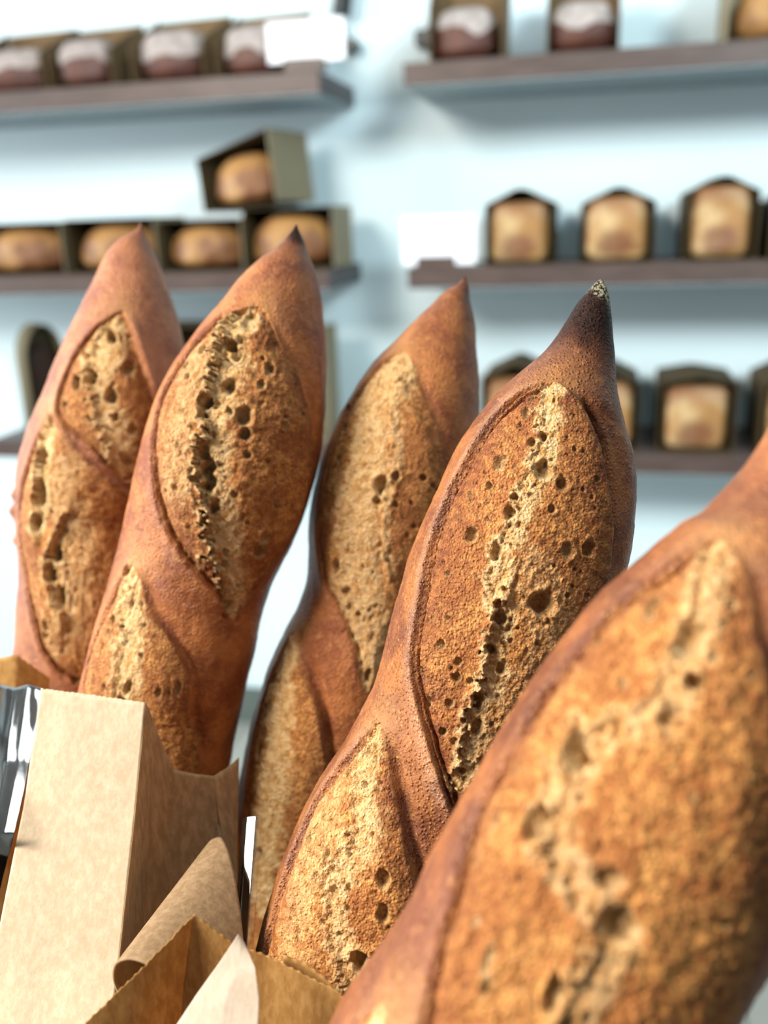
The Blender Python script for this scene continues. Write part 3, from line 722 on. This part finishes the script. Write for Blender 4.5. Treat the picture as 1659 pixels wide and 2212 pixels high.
def world(px, py, d): return atd(px, py, d)
S_ = []
D1 = 0.45
b1, c1, r1 = baguette('baguette', [(304,481,1.5,D1),(303,492,5,D1),(300,508,16,D1),(293,530,36,D1),(287,560,55,D1),(284,600,72,D1),(281,650,92,D1),(278,705,112,D1),(272,765,130,D1),(262,830,145,D1),(246,900,154,D1),
    (226,970,161,D1),(206,1050,162,D1),(194,1130,150,D1),(190,1210,142,D1),(182,1300,137,D1),(174,1400,134,D1+.005),(164,1500,140,D1+.01),(150,1640,150,D1+.02),(135,1800,150,D1+.03)],
    M['crust_rose'], 'leftmost baguette, pale rosy crust with a curled tip', [
    dict(poly=[(262,694),(230,712),(196,742),(166,790),(142,840),(132,882),(142,914),(168,940),(198,965),(228,1000),(260,1030),(280,1032),(300,1000),(316,950),(326,900),(318,850),(300,795),(284,745),(270,705)], toast=0.75, lip=0.001, crease=0.0016, lift=0.0012, rstep=-0.0008, rdip=-0.0014,
         seams=[dict(line=[(240,740),(218,810),(225,870),(245,930),(262,1010)], w=38, pale=0.8, step=0.0014, n=14, pr=1.3)], pits=30, pr=1.5,
         holes=[(243,752,11),(274,812,15,.7),(203,830,12,1,1.5),(176,838,11,1,1.6),(240,866,13),(281,930,11,.8),(270,990,12,.8),(150,880,8),(248,905,8)]),
    dict(poly=[(116,900),(88,968),(66,1030),(55,1090),(56,1150),(64,1220),(78,1280),(98,1340),(122,1382),(152,1412),(182,1432),(196,1425),(216,1380),(244,1300),(272,1220),(292,1150),(288,1085),(254,1045),(208,1005),(162,955),(130,908)], toast=0.6, lip=0.0012, crease=0.0022, lift=0.0022, rstep=0.0022,
         seams=[dict(line=[(118,935),(108,1000),(104,1070),(100,1130)], w=24, pale=0.9, step=0.0028, n=10, pr=1.4), dict(line=[(155,1125),(133,1180),(128,1230),(148,1285)], w=26, pale=0.8, step=0.0028, n=10, pr=1.4),
                dict(line=[(150,1010),(150,1080),(170,1180),(165,1270),(140,1330)], w=42, pale=0.45, step=0.0, n=4)], pits=30, pr=1.3,
         holes=[(108,985,11,1.3,1.8),(102,1060,13,1.3,2.0),(95,1122,11,1.2,1.5),(131,1190,13,1.3,1.8),(120,1232,12,1.3,1.3),(140,1268,10,1.2,1.5),(112,1310,8),(112,1327,6),(170,1415,9)]),
    ], 380, 240, 3, rough=0.75, burn=(-0.01, 0.0035), tan=(-0.01, 0.025), tail=[(world(115,2050,D1+.06),0.034),(world(95,2330,D1+.10),0.028),(world(85,2480,D1+.12),0.014),(world(83,2530,D1+.125),0.002)],
    spikes=[(44,1068,10,0.0022),(41,1102,11,0.0030),(45,1166,9,0.0018)], flour_k=0.2)

D2 = 0.39
b2, c2, r2 = baguette('baguette', [(640,486,1.5,D2),(639,497,7,D2),(637,515,18,D2),(633,540,33,D2),(624,577,62,D2),(610,625,90,D2),(595,674,111,D2),(580,725,133,D2),(561,783,152,D2),(543,838,169,D2),(524,895,182,D2),
    (506,960,187,D2),(489,1025,187,D2),(470,1085,184,D2),(447,1150,176,D2),(424,1220,168,D2),(404,1290,166,D2),(386,1360,170,D2),(368,1425,172,D2),(352,1490,172,D2+.003),(334,1585,172,D2+.006),(318,1690,168,D2+.01),(300,1800,166,D2+.015)],
    M['crust_warm'], 'second baguette from the left, with a deep torn cut down its middle', [
    dict(poly=[(548,684),(505,692),(470,708),(432,750),(396,800),(367,850),(351,900),(343,960),(345,1010),(352,1060),(366,1110),(386,1150),(412,1190),(441,1225),(466,1255),(486,1290),(500,1316),(530,1290),(575,1240),(615,1180),(648,1110),(666,1030),(670,970),(666,920),(654,870),(632,815),(606,775),(586,735),(566,692)],
         toast=0.9, toastw=0.009, lip=0.0015, crease=0.0022, lift=0.0026, rstep=0.0006, rdip=0.0006,
         seams=[dict(line=[(520,705),(498,770),(490,840),(470,900),(462,970),(462,1040),(472,1110),(478,1170),(490,1230),(498,1290)], w=44, pale=0.8, step=0.0036, n=40, pr=1.6),
                dict(line=[(440,780),(420,880),(410,960),(405,1050)], w=40, pale=0.35, step=0.0, n=6)], pits=70, pr=1.4,
         holes=[(536,716,20,.5,1.2),(500,765,15,1.1),(512,786,11),(497,850,17,.9),(450,880,14,1.2),(470,886,11),(524,910,17,.9,1.3),(527,946,13,1),(445,985,13,1.2,1.3),(455,1012,17,1.3,1.4),(456,1042,15,1.3,1.5),(468,1085,12,1,1.5),(530,986,9),(575,812,11,.7),(558,846,9,.7),(414,806,9),(420,830,7),(450,775,11,.6),(448,744,6),
                (560,1150,12,.6),(553,1176,14,.8,1.3),(586,1082,8,.7),(604,905,6),(600,926,8,.4),(640,900,5),(375,1055,5),(425,1020,7,.9,1.8),(400,970,5,.8,1.6),(498,1288,9,.9)]),
    dict(poly=[(300,1206),(278,1232),(255,1275),(235,1318),(216,1366),(203,1410),(195,1460),(192,1530),(190,1610),(200,1700),(300,1720),(400,1700),(430,1610),(431,1530),(426,1470),(414,1430),(399,1395),(378,1352),(350,1316),(330,1275),(318,1238)],
         toast=0.7, lip=0.0008, crease=0.0014, lift=0.0020, rstep=0.0014, rdip=0.0014,
         seams=[dict(line=[(300,1220),(298,1275),(304,1335),(298,1395),(297,1440),(300,1510)], w=36, pale=0.8, step=0.0010, n=14, pr=1.3)], pits=40, pr=1.4,
         holes=[(287,1216,9,1,1.6),(266,1320,9,1,1.8),(258,1346,6,1,1.5),(296,1445,18,.55,1.3),(303,1418,9,.7),(258,1417,5),(396,1431,7),(362,1428,6,.8),(380,1430,4)]),
    ], 500, 290, 11, rough=0.75, burn=(0.004, 0.013), tan=(0.006, 0.035), tail=[(world(270,2050,D2+.045),0.034),(world(245,2350,D2+.08),0.030),(world(232,2600,D2+.11),0.020),(world(228,2680,D2+.12),0.002)], flour_k=0.25)

D3 = 0.405
b3, c3, r3 = baguette('baguette', [(1004,597,1.5,D3),(1003,607,6,D3),(999,622,16,D3),(986,648,34,D3),(972,690,57,D3),(954,738,80,D3),(936,788,104,D3),(916,840,126,D3),(900,886,140,D3),(885,934,151,D3),(868,988,160,D3),(851,1045,165,D3),
    (838,1105,165,D3),(826,1165,161,D3),(816,1225,152,D3),(803,1290,145,D3),(780,1360,144,D3),(757,1415,150,D3),(736,1475,158,D3+.002),(714,1550,163,D3+.004),(697,1630,166,D3+.006),(676,1740,167,D3+.01),(655,1860,168,D3+.015),(632,2000,168,D3+.02)],
    M['crust_warm'], 'third baguette, in the middle behind the burnt tip one', [
    dict(poly=[(868,770),(836,784),(800,822),(772,862),(748,905),(730,945),(710,1000),(698,1060),(690,1130),(696,1200),(712,1258),(736,1300),(757,1342),(776,1390),(792,1432),(808,1452),(826,1430),(852,1370),(882,1290),(907,1220),(932,1150),(948,1080),(950,1010),(940,952),(920,900),(899,845),(884,795)],
         toast=0.45, lip=0.0008, crease=0.0012, lift=0.0020, rstep=0.0006, rdip=0.0004,
         seams=[dict(line=[(862,785),(838,840),(815,910),(800,1000),(778,1100),(785,1180),(782,1270),(795,1350),(803,1430)], w=58, pale=0.65, step=0.0005, n=40),
                dict(line=[(866,830),(852,900),(852,950),(858,1000),(838,1070),(832,1150),(838,1230)], w=14, pale=0.5, step=-0.0016, n=6)], pits=90, pr=1.1,
         holes=[(830,1054,18,.6),(853,1036,10,1),(817,1086,8),(852,1092,7),(737,1215,9,1,2.2),(757,1266,8,.9,1.6),(782,1312,7,.8),(770,1358,6,.8,1.6),(805,1428,9,.8),(907,1036,8),(926,1052,7),(752,892,8,1,1.5),(750,936,8,1,1.4),(742,1000,6),(700,1105,4),(702,1275,4)]),
    dict(poly=[(644,1350),(606,1420),(578,1490),(560,1560),(550,1640),(540,1750),(528,1880),(520,2000),(640,2010),(665,1870),(690,1765),(708,1680),(716,1600),(713,1530),(702,1470),(682,1420),(658,1375)],
         toast=0.5, lip=0.0006, crease=0.0010, lift=0.0020, rstep=0.0022, rdip=0.0020,
         seams=[dict(line=[(640,1375),(628,1440),(616,1500),(622,1560),(606,1640),(598,1720),(588,1850)], w=46, pale=0.75, step=-0.001, n=18)], pits=50, pr=1.1,
         holes=[(582,1575,9,1,2.2),(575,1660,6),(590,1760,10,.7,1.5),(565,1790,8,.7,1.6)]),
    ], 430, 250, 23, rough=0.75, burn=(-0.008, 0.010), tan=(0.0, 0.04), tail=[(world(600,2180,D3+.045),0.034),(world(560,2420,D3+.075),0.029),(world(538,2600,D3+.10),0.016),(world(530,2660,D3+.11),0.002)], flour_k=0.2)

D4 = 0.31
b4, c4, r4 = baguette('baguette', [(1299,605,4,D4),(1298,611,10,D4),(1295,624,18,D4),(1290,644,28,D4),(1281,672,40,D4),(1271,712,53,D4),(1260,756,69,D4),(1249,792,84,D4),(1237,826,103,D4),(1222,868,130,D4),(1207,912,156,D4),(1194,960,177,D4),
    (1180,1012,195,D4),(1163,1072,208,D4),(1145,1136,217,D4),(1124,1202,223,D4),(1101,1271,226,D4),(1078,1338,224,D4),(1052,1408,218,D4),(1026,1480,210,D4),(996,1556,204,D4),(958,1640,207,D4),(917,1726,216,D4),(888,1785,223,D4),(861,1845,229,D4),
    (838,1910,232,D4),(817,1975,234,D4),(797,2045,235,D4),(778,2118,235,D4),(755,2200,232,D4+.004),(728,2290,224,D4+.01)],
    M['crust_sharp'], 'baguette in sharp focus with a burnt black tip and wide open cut', [
    dict(poly=[(1187,846),(1160,857),(1110,886),(1064,930),(1027,985),(992,1050),(965,1115),(944,1185),(930,1260),(918,1340),(913,1420),(926,1490),(950,1560),(975,1630),(1000,1700),(1030,1760),(1062,1758),(1110,1700),(1165,1620),(1215,1530),(1255,1430),(1286,1330),(1304,1240),(1309,1180),(1307,1100),(1299,1030),(1281,965),(1251,905),(1217,860)],
         toast=1.0, toastw=0.014, lip=0.0017, crease=0.0026, lift=0.0010, rstep=0.0022, rdip=0.0042, lump=0.35,
         seams=[dict(line=[(1186,862),(1180,950),(1168,1020),(1132,1090),(1112,1150),(1088,1195),(1082,1260),(1088,1320)], w=30, pale=0.75, step=0.0006, n=70, pr=0.75),
                dict(line=[(1092,1310),(1080,1370),(1076,1430),(1046,1500),(1034,1560),(1012,1640)], w=30, pale=0.8, step=0.0026, n=30, pr=0.9),
                dict(line=[(1150,1240),(1180,1350),(1150,1450),(1100,1540),(1070,1640)], w=60, pale=0.3, step=0.0, n=6)], pits=200, pr=0.75, rough=0.9,
         holes=[(1155,868,7,1.2),(1146,882,7,1.2),(1137,914,10,.9,1.3),(1172,964,10,1.2),(1148,978,10,1),(1085,1017,14,.6,1.4),(1166,1035,18,.75),(1205,1060,13,.9),(1063,1062,8),(1023,1078,7),(1114,1087,8),(1106,1114,11,1,1.5),(1185,1111,8),(1028,1160,15,.9),(1077,1194,12,.9,1.6),(1256,1184,14,.8),(1215,1187,14,.4,1.3),(948,1212,8,1.2,2),(982,1235,6,1.5),(1096,1266,7),(1167,1293,24,1),(1251,1279,6),(1273,1049,7),(1244,1072,5),
                (982,1322,6,1.4),(951,1324,6),(970,1376,10),(1066,1383,10,1.2),(1088,1420,11,1),(1085,1322,13,1,1.4),(928,1428,7,1.3,1.4),(1001,1437,10,.8),(1027,1443,7),(988,1487,9,.9),(943,1489,8,1.2,2),(1252,1306,8,1.1),(975,1547,9),(998,1564,9),(1008,1580,5),(1027,1607,4),(996,1601,4),(1013,1625,7),(1041,1485,13,1,1.5),(1042,1537,14,1,1.4),(1004,1407,9,.8),(1060,1130,5),(1230,990,6),(1125,940,5),(1040,1240,4),(1000,1130,5),(1120,1340,5),(1190,1220,5),(1215,1280,6)]),
    dict(poly=[(832,1540),(800,1582),(748,1644),(706,1702),(670,1770),(646,1830),(622,1900),(602,1965),(588,2040),(582,2120),(585,2200),(620,2270),(800,2280),(880,2200),(905,2090),(920,1990),(930,1890),(924,1820),(906,1766),(886,1700),(866,1640),(848,1572)],
         toast=0.85, toastw=0.005, lip=0.0012, crease=0.0018, lift=0.0020, rstep=0.0010, rdip=0.0026, lump=0.5,
         seams=[dict(line=[(828,1560),(818,1640),(822,1740),(790,1800),(760,1850),(765,1920),(790,1980),(790,2050),(745,2110)], w=38, pale=0.6, step=0.0009, n=60, pr=0.9),
                dict(line=[(760,1680),(710,1800),(680,1900),(680,2020),(690,2100)], w=60, pale=0.25, step=0, n=8)], pits=170, pr=0.75, rough=0.9,
         holes=[(706,1768,10,1),(818,1598,10,.9,1.6),(782,1645,8,.8,1.5),(862,1822,14,.8,1.3),(858,1880,13,.9,1.7),(812,1968,17,1.3,1.3),(820,2005,13,1.2,1.4),(748,1798,11,.7,1.6),(760,1852,12,.6,1.5),(672,1905,6,.9,1.6),(634,2062,12,.7),(632,2010,8,.7,1.8),(738,2092,10),(840,1958,8),(742,1680,6),(722,1835,8,.7,1.6),(820,1660,7)]),
    ], 760, 380, 37, burn=(0.016, 0.036), tipflour=0.9, mag=1.03, tan=(0.018, 0.062), tail=[(world(675,2480,D4+.03),0.034),(world(610,2740,D4+.06),0.031),(world(560,2950,D4+.085),0.022),(world(540,3040,D4+.095),0.002)], flour_k=1.0)

D5 = 0.2
b5, c5, r5 = baguette('baguette', [(1930,600,5,D5),(1915,640,28,D5),(1890,725,70,D5),(1860,840,118,D5),(1830,950,155,D5),(1805,1032,177,D5),(1778,1120,214,D5),(1745,1212,250,D5),(1708,1282,279,D5),(1668,1345,301,D5),(1618,1418,319,D5),(1566,1490,334,D5),(1510,1576,344,D5),(1453,1668,351,D5),(1410,1732,352,D5),(1367,1800,353,D5),(1318,1882,353,D5),
    (1272,1966,352,D5),(1234,2044,352,D5),(1197,2124,353,D5+.001),(1150,2215,361,D5+.002),(1095,2310,368,D5+.004),(1030,2420,370,D5+.008)],
    M['crust_deep'], 'nearest baguette leaning across the lower right corner', [
    dict(poly=[(1550,1196),(1475,1236),(1402,1286),(1338,1332),(1288,1392),(1234,1455),(1190,1515),(1150,1585),(1098,1672),(1056,1755),(1034,1850),(1014,1950),(1004,2050),(1004,2150),(1020,2260),(1250,2330),(1460,2260),(1560,2150),(1605,2060),(1638,1940),(1650,1820),(1652,1700),(1642,1560),(1622,1460),(1612,1380),(1602,1290),(1578,1212)],
         toast=0.9, toastw=0.006, lump=0.9, hk=1.25, lip=0.0010, crease=0.0017, lift=0.0016, rstep=0.0008, rdip=0.0012,
         seams=[dict(line=[(1548,1215),(1530,1330),(1500,1440),(1440,1540),(1340,1590),(1262,1680),(1240,1790),(1310,1850),(1370,1940),(1300,2040),(1310,2150),(1270,2220)], w=46, pale=0.45, step=0.0009, n=30, pr=0.8),
                dict(line=[(1290,1560),(1300,1640),(1250,1760)], w=30, pale=0.5, step=0.0012, n=5, pr=0.8)], pits=170, pr=0.75, rough=1.0,
         holes=[(1525,1237,11),(1425,1332,13,1),(1418,1356,10,.8),(1500,1412,22,.4,1.5),(1505,1490,14,1.3),(1460,1530,11,.7,.8),(1455,1556,14,.8,1.2),(1315,1392,11,1,1.6),(1280,1606,19,1.2,1.4),(1286,1640,16,1.2,1.3),(1265,1570,8),(1216,1752,19,.9,1.5),(1230,1738,10),(1350,1838,24,.5,.8),(1376,1914,31,.6,.9),(1156,1656,8,1,1.6),(1130,1750,9,1,1.8),(1086,1822,8,1,1.5),(1130,1978,10,.7,1.6),(1135,2006,8,1,1.4),(1255,2022,15,.8,1.3),(1280,2070,12,.7,1.6),(1296,2150,13,.8,1.8),(1166,2168,18,.8,.8),(1376,2140,12,.8),(1342,2158,11,.8),(1575,1340,9,.7),(1550,1905,9,.5),(1095,1930,6),(1600,1480,6),(1372,1490,8,.7),(1500,1690,7,.5),(1216,1640,6),(1395,1310,8,.6),(1255,1500,6),(1270,1460,5)]),
    dict(poly=[(900,2095),(850,2130),(812,2180),(800,2250),(820,2330),(930,2380),(985,2300),(975,2200),(940,2130)], toast=0.7, lip=0.0006, crease=0.0010, lift=0.0014, pits=20, rough=0.8,
         seams=[dict(line=[(890,2110),(870,2180),(860,2260)], w=45, pale=0.8, step=0.0004, n=6)], holes=[(848,2204,12,1),(872,2196,8)]),
    ], 560, 330, 51, burn=(-0.01, 0.004), mag=1.075, tail=[(world(900,2640,D5+.03),0.037),(world(700,3000,D5+.075),0.033),(world(560,3280,D5+.11),0.022),(world(520,3370,D5+.12),0.002)], flour_k=0.25)

# ---------------------------------------------------------------- paper bags
def lerp_sheet(G, nu, nv, wr=0.0, seed=1, zig=0.0, zper=0.003, wl=(0.035, 0.022)):
    """G: list of rows of 3-D points (rows run down from the mouth). Piecewise linear with soft creases"""
    G = np.array(G, float); m_, n_ = G.shape[:2]
    u = np.linspace(0, m_-1, nu); v = np.linspace(0, n_-1, nv)
    i = np.minimum(u.astype(int), m_-2); j = np.minimum(v.astype(int), n_-2)
    fu = (u-i)[:, None, None]; fv = (v-j)[None, :, None]
    A = G[i][:, j]; B = G[i][:, j+1]; Cc = G[i+1][:, j]; D = G[i+1][:, j+1]
    V = (A*(1-fv)+B*fv)*(1-fu)+(Cc*(1-fv)+D*fv)*fu
    du = np.gradient(V, axis=0); dv = np.gradient(V, axis=1); nn = np.cross(du, dv); nn /= np.linalg.norm(nn, axis=2)[..., None]+1e-9
    lu = np.linalg.norm(du, axis=2).cumsum(0); lv = np.linalg.norm(dv, axis=2).cumsum(1)
    V = V + nn*(wr*fbm(lu/wl[0], lv/wl[1], seed, 3))[..., None]
    if zig:
        ph = lv[0]/zper; z = np.abs(ph-np.floor(ph)-0.5)*2
        e = du[0]/(np.linalg.norm(du[0], axis=1)[:, None]+1e-9)
        V[0] += e*(z*zig + zig*0.4*vnoise(lv[0]/zper*1.7, lv[0]*0, seed))[:, None]
    return V
def paper(name, V, mat, parent=None, thick=0.00022):
    me = grid_mesh(name, V); o = link(name, me, mat, parent)
    md = o.modifiers.new('thick', 'SOLIDIFY'); md.thickness = thick; md.offset = 0
    return o
def q(*rows): return [[atd(*p) for p in r] for r in rows]

# bag of the leftmost baguette
bagA = paper('kraft_paper_bag', lerp_sheet(q([(-120,1445,.40),(36,1412,.400),(106,1462,.408),(104,1508,.42)],
                                             [(-130,1700,.39),(30,1640,.395),(98,1660,.405),(98,1690,.42)],
                                             [(-150,2250,.42),(0,2250,.43),(70,2250,.44),(80,2250,.45)],
                                             [(-140,2420,.46),(10,2420,.47),(60,2420,.475),(80,2420,.48)]), 60, 60, 0.0006, 4, 0.0007), M['kraft_in'])
tag(bagA, 'kraft paper bag corner at the left edge, round the leftmost baguette', 'paper bag', 'kraft bags round the baguettes')
fa = lerp_sheet(q([(-50,1466,.405),(34,1486,.360),(60,1478,.354),(90,1486,.348)],
                  [(-70,1640,.385),(14,1645,.338),(42,1640,.333),(66,1645,.328)],
                  [(-80,1820,.350),(-22,1815,.316),(8,1800,.311),(30,1800,.308)],
                  [(-100,1960,.335),(-60,1960,.335),(-35,1950,.335),(-8,1950,.335)],
                  [(-140,2120,.36),(-100,2120,.36),(-60,2120,.36),(-30,2120,.36)]), 90, 80, 0.0011, 8, 0, 0.003, (0.05, 0.016))
fo = paper('window_film', fa, M['film'], bagA, 0.0001); fo['label'] = 'crumpled clear film window catching white light'

# bag of the second baguette: broad side panel in a lit tone, folded inner panels
bagC = paper('kraft_paper_bag', lerp_sheet(q([(88,1486,.330),(200,1500,.327),(314,1517,.325)],
                                             [(50,1750,.318),(170,1770,.315),(288,1780,.313)],
                                             [(-4,2020,.306),(120,2080,.302),(256,2080,.300)],
                                             [(-60,2300,.295),(80,2360,.289),(225,2330,.288)],
                                             [(-80,2540,.29),(60,2560,.285),(200,2540,.285)]), 90, 60, 0.0007, 12, 0.0003, 0.002), M['kraft_lit'])
tag(bagC, 'kraft bag with a broad bright side panel, holding the second baguette', 'paper bag', 'kraft bags round the baguettes')
sd_ = paper('inner_panel', lerp_sheet(q([(314,1517,.325),(344,1590,.334),(374,1662,.340),(420,1672,.342),(462,1677,.343)],
                                        [(288,1780,.313),(325,1800,.335),(352,1820,.341),(410,1830,.343),(476,1830,.345)],
                                        [(256,2080,.300),(300,2090,.335),(330,2100,.343),(400,2100,.345),(488,2100,.347)],
                                        [(222,2400,.286),(270,2400,.340),(310,2400,.350),(380,2400,.352),(470,2400,.354)]), 60, 70, 0.0004, 15), M['kraft'], bagC)
s2_ = paper('right_gusset', lerp_sheet(q([(462,1677,.343),(490,1660,.349),(516,1636,.356)], [(482,1850,.345),(502,1850,.351),(512,1850,.358)],
                                         [(494,2080,.347),(508,2080,.353),(512,2080,.360)], [(480,2400,.354),(500,2400,.36),(505,2400,.365)]), 40, 24, 0.0003, 16), M['kraft'], bagC)

# rolled empty bag lying between
def curl_sheet():
    A0 = atd(326, 2128, .272); A1 = atd(528, 1862, .318)
    ax = (A1-A0)/np.linalg.norm(A1-A0)
    f = CAM-A0; f -= f@ax*ax; f /= np.linalg.norm(f)
    s = np.cross(ax, f); s *= np.sign(s@(-Rv+Uv*0.6))
    prof = [(-0.004, -0.016), (0.004, -0.0155), (0.0095, -0.011), (0.0118, -0.004), (0.0098, 0.0022), (0.005, 0.0062), (-0.002, 0.0078), (-0.011, 0.0072), (-0.022, 0.004), (-0.034, -0.002)]
    prof = smooth_poly(prof, 6, False)
    V = []
    for t in np.linspace(0, 1, 40):
        c = A0+(A1-A0)*t
        V.append([c + s*(a_*(1+0.15*t)) + f*b_ + ax*(1.25*(min(a_, 0.010)-0.010)*t) for a_, b_ in prof])
    return np.array(V)
roll = paper('kraft_paper_bag', curl_sheet(), M['kraft_shaded'], None, 0.0009)
tag(roll, 'curled over shaded bag mouth, right of the bright side panel', 'paper bag', 'kraft bags round the baguettes')

# front bag with the torn zigzag mouth
bagE = paper('kraft_paper_bag', lerp_sheet(q([(60,2338,.243),(180,2212,.247),(300,2095,.251),(418,1974,.256)],
                                             [(80,2420,.243),(190,2320,.247),(300,2220,.254),(394,2150,.266)],
                                             [(100,2520,.25),(200,2480,.254),(300,2440,.262),(372,2400,.275)]), 50, 110, 0.0004, 22, 0.0008, 0.0024), M['kraft_in'])
tag(bagE, 'front kraft bag with a ragged mouth below the burnt tip baguette', 'paper bag', 'kraft bags round the baguettes')
p2 = paper('inner_panel', lerp_sheet(q([(418,1974,.256),(500,2032,.258),(580,2062,.259),(650,2098,.257),(724,2136,.253),(790,2190,.249)],
                                       [(394,2150,.266),(480,2190,.264),(560,2220,.262),(640,2245,.260),(720,2270,.258),(780,2300,.257)],
                                       [(372,2400,.275),(460,2420,.272),(550,2430,.268),(640,2440,.272),(720,2450,.276),(780,2460,.278)]), 50, 130, 0.0004, 25, 0.0006, 0.0024), M['kraft_in'], bagE)
p3 = paper('folded_flap', lerp_sheet(q([(515,2019,.246),(520,2024,.2462),(528,2036,.2465)], [(470,2085,.243),(515,2090,.2432),(552,2092,.2435)], [(424,2150,.240),(490,2150,.240),(561,2160,.241)], [(374,2226,.237),(470,2226,.237),(558,2226,.238)], [(300,2340,.234),(430,2340,.234),(540,2340,.236)]), 50, 40, 0.0002, 27), M['kraft_flap_lit'], bagE)
p3['label'] = 'brightly lit folded over flap'
p4 = paper('back_panel', lerp_sheet(q([(612,2062,.2615),(660,2078,.261),(700,2110,.259),(735,2150,.256)], [(600,2300,.266),(650,2300,.265),(700,2300,.262),(730,2300,.258)]), 20, 40, 0.0003, 28, 0.0005), M['kraft_in'], bagE)

# film window of the bag round the third baguette
def film3():
    # a sleeve with one flat fold shaped to mirror the key light
    L = np.array(KEY); dt = 0.318
    P0 = atd(541, 1762, dt); d0 = (P0-CAM)/np.linalg.norm(P0-CAM); r0 = (L-P0)/np.linalg.norm(L-P0)
    prof = [(-0.010, 0.022), (-0.0065, 0.010), (-0.0050, 0.0035), (-0.0022, 0.0008), (-0.0012, 0.0), (0.0022, 0.0), (0.0030, 0.0007), (0.0036, 0.0016)]
    pts, P, rows = [], P0, []
    for k_ in range(9):
        d0 = (P-CAM)/np.linalg.norm(P-CAM); r0 = (L-P)/np.linalg.norm(L-P); n = r0-d0; n /= np.linalg.norm(n)
        pts.append((P, n))
        k = ray(541-21*(k_+1)/8, 1762+278*(k_+1)/8); P = CAM+k*(((P-CAM)@n)/(k@n))
    for k_, (P, n) in enumerate(pts):
        t = pts[min(k_+1, 8)][0]-pts[max(k_-1, 0)][0]; t /= np.linalg.norm(t)
        w = np.cross(n, t); w /= np.linalg.norm(w); w *= np.sign(w@Rv)
        rows.append([P + w*a_ - n*b_ for a_, b_ in prof])
    rows.append([q_ + t*0.05 for q_ in rows[-1]])
    return lerp_sheet(rows, 90, 60, 0.00012, 33)
f3 = paper('clear_film_sleeve', film3(), M['film'], None, 0.0001)
tag(f3, 'clear film sleeve with white glints left of the middle baguette', 'film sleeve')

# ---------------------------------------------------------------- basket and table (below the picture)
bc = np.mean([c[-1] for c in (c1, c2, c3, c4, c5)], axis=0)
zb = min(c[-1][2] for c in (c1, c2, c3, c4, c5)) - 0.006
def basket():
    r = empty('wicker_basket', (bc[0], bc[1], zb), 'dark wicker basket holding the upright baguettes', 'basket')
    R0, R1, hh = 0.182, 0.205, 0.17
    n, k = 144, 40
    V = np.zeros((k, n, 3))
    for i in range(k):
        for j in range(n):
            an = 2*math.pi*j/n; rr_ = R0+(R1-R0)*i/(k-1) + 0.0018*math.sin(j*math.pi/3+(i % 2)*math.pi)
            V[i, j] = (math.cos(an)*rr_, math.sin(an)*rr_, hh*i/(k-1))
    me = grid_mesh('woven_side', V, closed=True); o = link('woven_side', me, M['rattan']); o.parent = r
    o.modifiers.new('thick', 'SOLIDIFY').thickness = 0.003
    bm = bmesh.new(); bmesh.ops.create_cone(bm, cap_ends=True, segments=64, radius1=R0, radius2=R0, depth=0.004, matrix=Matrix.Translation((0, 0, 0.002))); o = from_bm('basket_bottom', bm, M['rattan']); o.parent = r
    bm = bmesh.new(); add_tube(bm, [(math.cos(2*math.pi*j/64)*R1, math.sin(2*math.pi*j/64)*R1, hh) for j in range(65)], 0.006, 8); o = from_bm('rim', bm, M['rattan'], None, True); o.parent = r
    return r
basket()
t_ = empty('round_side_table', (bc[0], bc[1], 0), 'small round dark table under the basket', 'table')
bm = bmesh.new(); bmesh.ops.create_cone(bm, cap_ends=True, segments=64, radius1=0.235, radius2=0.235, depth=0.03, matrix=Matrix.Translation((0, 0, zb-0.0162))); bevel(bm, 0.002, 1); o = from_bm('tabletop', bm, M['table']); o.parent = t_
bm = bmesh.new(); bmesh.ops.create_cone(bm, cap_ends=True, segments=32, radius1=0.03, radius2=0.025, depth=zb-0.0515, matrix=Matrix.Translation((0, 0, 0.02+(zb-0.0515)/2))); o = from_bm('column', bm, M['table']); o.parent = t_
bm = bmesh.new(); bmesh.ops.create_cone(bm, cap_ends=True, segments=64, radius1=0.16, radius2=0.15, depth=0.02, matrix=Matrix.Translation((0, 0, 0.01))); o = from_bm('foot_plate', bm, M['table']); o.parent = t_

print('basket', bc, zb)
BG = [(c1, r1), (c2, r2), (c3, r3), (c4, r4), (c5, r5)]
for i in range(5):
    for j in range(i):
        A, ra = BG[i]; B, rb = BG[j]
        A, ra, B, rb = A[::6], ra[::6], B[::6], rb[::6]
        d = np.linalg.norm(A[:, None]-B[None], axis=2)-ra[:, None]-rb[None]
        k = np.unravel_index(d.argmin(), d.shape); print('gap', j+1, i+1, round(d.min(), 4), 'z', A[k[0]][2].round(3))
